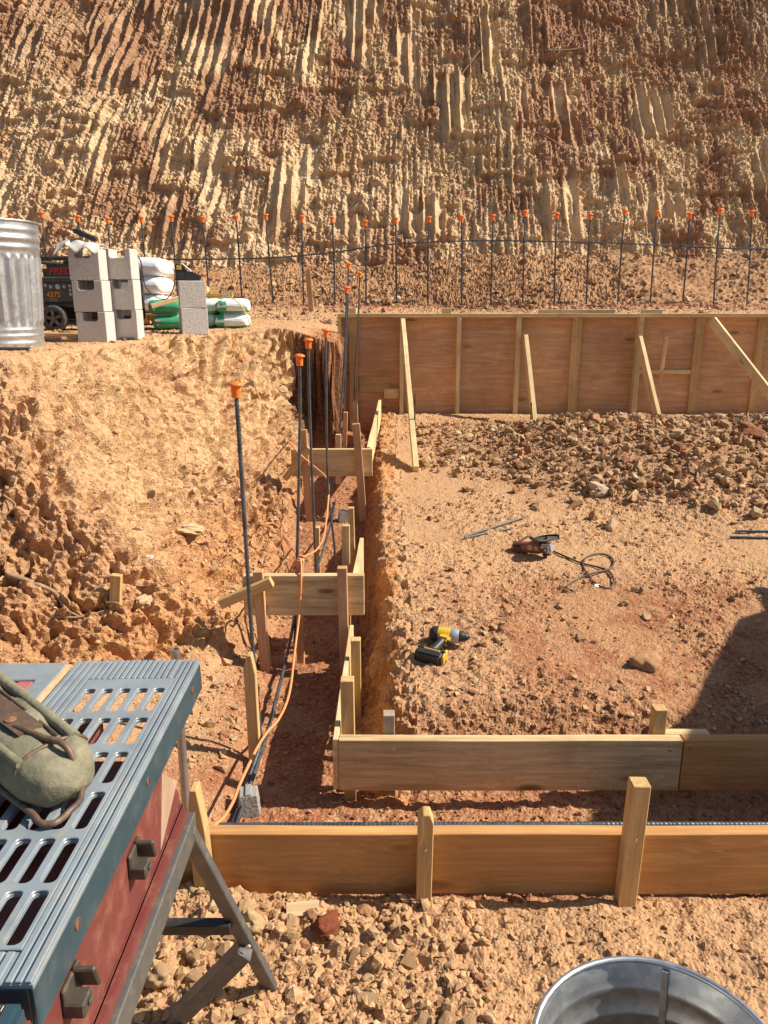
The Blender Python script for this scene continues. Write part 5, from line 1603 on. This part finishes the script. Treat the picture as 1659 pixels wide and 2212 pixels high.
mb = MB(); mb.lathe([(.0001, .030), (.008, .029), (.010, .023), (.014, .0228)], 12); mb.build('spindle_nut', BLACKP, dsc, MGd)
c6 = lambda x, y: ((1800 + x * .4521) * .54, (2050 + y * .4521) * .54)
pth = [MA @ Vector((-.132, 0, .012)), MA @ Vector((-.10, .03, .035))]
for (x, y) in ((700, 195), (800, 240), (905, 292), (1000, 330), (1150, 380), (1290, 410), (1390, 440), (1440, 480), (1455, 530), (1410, 572), (1340, 565), (1280, 520), (1220, 470), (1185, 410), (1195, 355), (1270, 320), (1360, 315), (1440, 345), (1450, 400), (1400, 440), (1300, 475), (1170, 495), (1090, 530), (1040, 570), (1045, 595), (1100, 605)):
    q = at(*c6(x, y), z=.10); q.z = gz(q.x, q.y) + .008; pth.append(q)
    if y == 475: q.z += .010
mb = MB(); mb.tube(spline(pth, .012), .0048, 8); mb.build('grinder_cord', CORDB, ag, None, smooth=60)

# ------------------------------------------------------------------ small scraps
def scrap(px, py, z, w, d, h, mat, label, rz=0, name='wood_scrap', tilt=0):
    q = at(px, py, z=z); q.z = gz(q.x, q.y) + h / 2
    mb = MB(); mb.box((0, 0, 0), (w, d, h)); tag(mb.build(name, mat, None, Matrix.Translation(q) @ Euler((tilt, 0, rz)).to_matrix().to_4x4(), bev=.0008), label, 'scrap')


scrap(655, 1990, -.19, .085, .035, .012, CARD, 'flat pale wood shim lying in the rubble', .12, tilt=.5)
q = at(1291, 1265, z=.05); mb = MB(); mb.prism([(-.018, -.006), (.0, -.012), (.02, -.002), (.012, .010), (-.008, .012)], 0, .002)
tag(mb.build('paper_scrap', PAPER, None, Matrix.Translation((q.x, q.y, gz(q.x, q.y) + .006)) @ Euler((.35, .1, 0)).to_matrix().to_4x4()), 'white torn scrap of paper on the red soil', 'paper')


def root(pts, r, label, group=None):
    mb = MB(); mb.tube(spline(pts, .012), lambda t: r * (1 - .65 * t), 6); tag(mb.build('root', ROOT, smooth=70), label, 'root', group)


def onto(px, py, lift=.004, obj=None):
    d = (at(px, py, y=3) - EYE).normalized(); ok, hp, nn, _ = (obj or ground).ray_cast(EYE, d)
    return hp + nn * lift if ok else at(px, py, y=3)


root([onto(736, 1908), onto(744, 1894) + Vector((0, 0, .01)), onto(756, 1880) + Vector((0, 0, .02)), onto(770, 1870) + Vector((0, 0, .03))], .0045, 'dry twig sticking up before the nearest form board')
root([onto(838, 1935), onto(866, 1912) + Vector((0, 0, .012)), onto(884, 1898) + Vector((0, 0, .012)), onto(912, 1894)], .005, 'dry root lying along the foot of the nearest board')
k7 = lambda x, y: (x * .7233 * .54, (1400 + y * .7233) * .54)
GR = 'roots hanging from the crumbly end of the bank'
root([onto(*k7(60, 1240), .01), onto(*k7(220, 1290), .02), onto(*k7(330, 1345), .02), onto(*k7(380, 1430), .012), onto(*k7(440, 1480), .006)], .013, 'thickest brown root curving out of the bank end', GR)
root([onto(*k7(370, 1440), .008), onto(*k7(390, 1500), .008), onto(*k7(430, 1570), .004)], .005, 'thin rootlet hanging below the thickest root', GR)
root([onto(*k7(590, 1330), .01), onto(*k7(600, 1390), .01), onto(*k7(650, 1410), .008), onto(*k7(700, 1480), .004)], .007, 'forked root beside the toe of the bank end', GR)
root([onto(*k7(740, 1295), .006), onto(*k7(800, 1312), .008), onto(*k7(870, 1308), .006), onto(*k7(950, 1320), .003)], .006, 'pale root lying across the bank toe', GR)
root([onto(*k7(40, 790), .02), onto(*k7(45, 870), .03), onto(*k7(25, 960), .02), onto(*k7(10, 1040), .01)], .006, 'pale root hanging at the left margin of the bank', GR)
root([onto(*k7(300, 1480), .006), onto(*k7(450, 1470), .01), onto(*k7(600, 1440), .006)], .006, 'dark root running level under the thickest root', GR)
q = onto(*k7(632, 1385), 0)
tag(lumber('wood_stub', q + Vector((0, 0, -.05)), q + Vector((.02, 0, .115)), .045, .03, W_STAKE, None, up=Vector((1, 0, 0))), 'short wooden stub poking out of the foot of the left bank', 'stake')
for (kx, ky, sz, lab, cl) in ((1040, 985, .12, 'large pale flaky stone patch set in the left bank face', (0.66, 0.47, 0.27)), (1190, 860, .03, 'small pale stone on the bank above the flaky patch', (0.6, 0.44, 0.26)), (825, 1150, .025, 'white pebble on the bank above the wooden stub', (0.7, 0.62, 0.5)), (815, 1385, .05, 'rough whitish stone beside the wooden stub', (0.6, 0.42, 0.25)), (1260, 1320, .05, 'tan stone just left of the near cross board end', (0.5, 0.3, 0.15))):
    q = onto(*k7(kx, ky), 0); me = own(cl); me.shade_flat()
    o = bpy.data.objects.new('stone', me); nn = ground.ray_cast(EYE, (q - EYE).normalized())[2]
    link(o, None, Matrix.Translation(q) @ nn.to_track_quat('Z', 'Y').to_matrix().to_4x4() @ Matrix.Diagonal((sz, sz * .8, sz * (.18 if sz > .1 else .6), 1)))
    tag(o, lab, 'stone')
GC = 'roots in the cut slope'
for pts, lab in ((((150, 25), (120, 40), (90, 55)), 'dark root at the upper left corner of the cut slope'), (((1180, 110), (1250, 105), (1310, 75)), 'root sticking out high in the middle of the slope'), (((1040, 110), (1000, 160), (980, 185)), 'short root left of the slope middle'), (((1225, 330), (1180, 300), (1140, 280)), 'root in the broken slope above the row of caps')):
    root([onto(x, y, .03, hill) for x, y in pts], .018, lab, GC)

# ------------------------------------------------------------------ added sheet and prop just outside the view, outline cut to throw the big shadow
ps = thing('shadow_sheet', 'added unseen upright sheet right of the camera view, shaped to cast the big shadow', 'plywood', (3.0, 2.2, 0))
mb = MB(); mb.prism([(1.86, -.1), (3.50, -.1), (3.50, 1.20), (3.22, 1.24), (3.16, 1.36), (2.62, 1.66), (2.10, 1.98), (1.86, 2.1)], 3.0, 3.02, MX)
mb.build('sheet', W_PLY, ps)
lumber('prop', (3.5, 2.5, -.05), (3.07, 2.5, 1.1), .089, .038, W_NEW, ps)
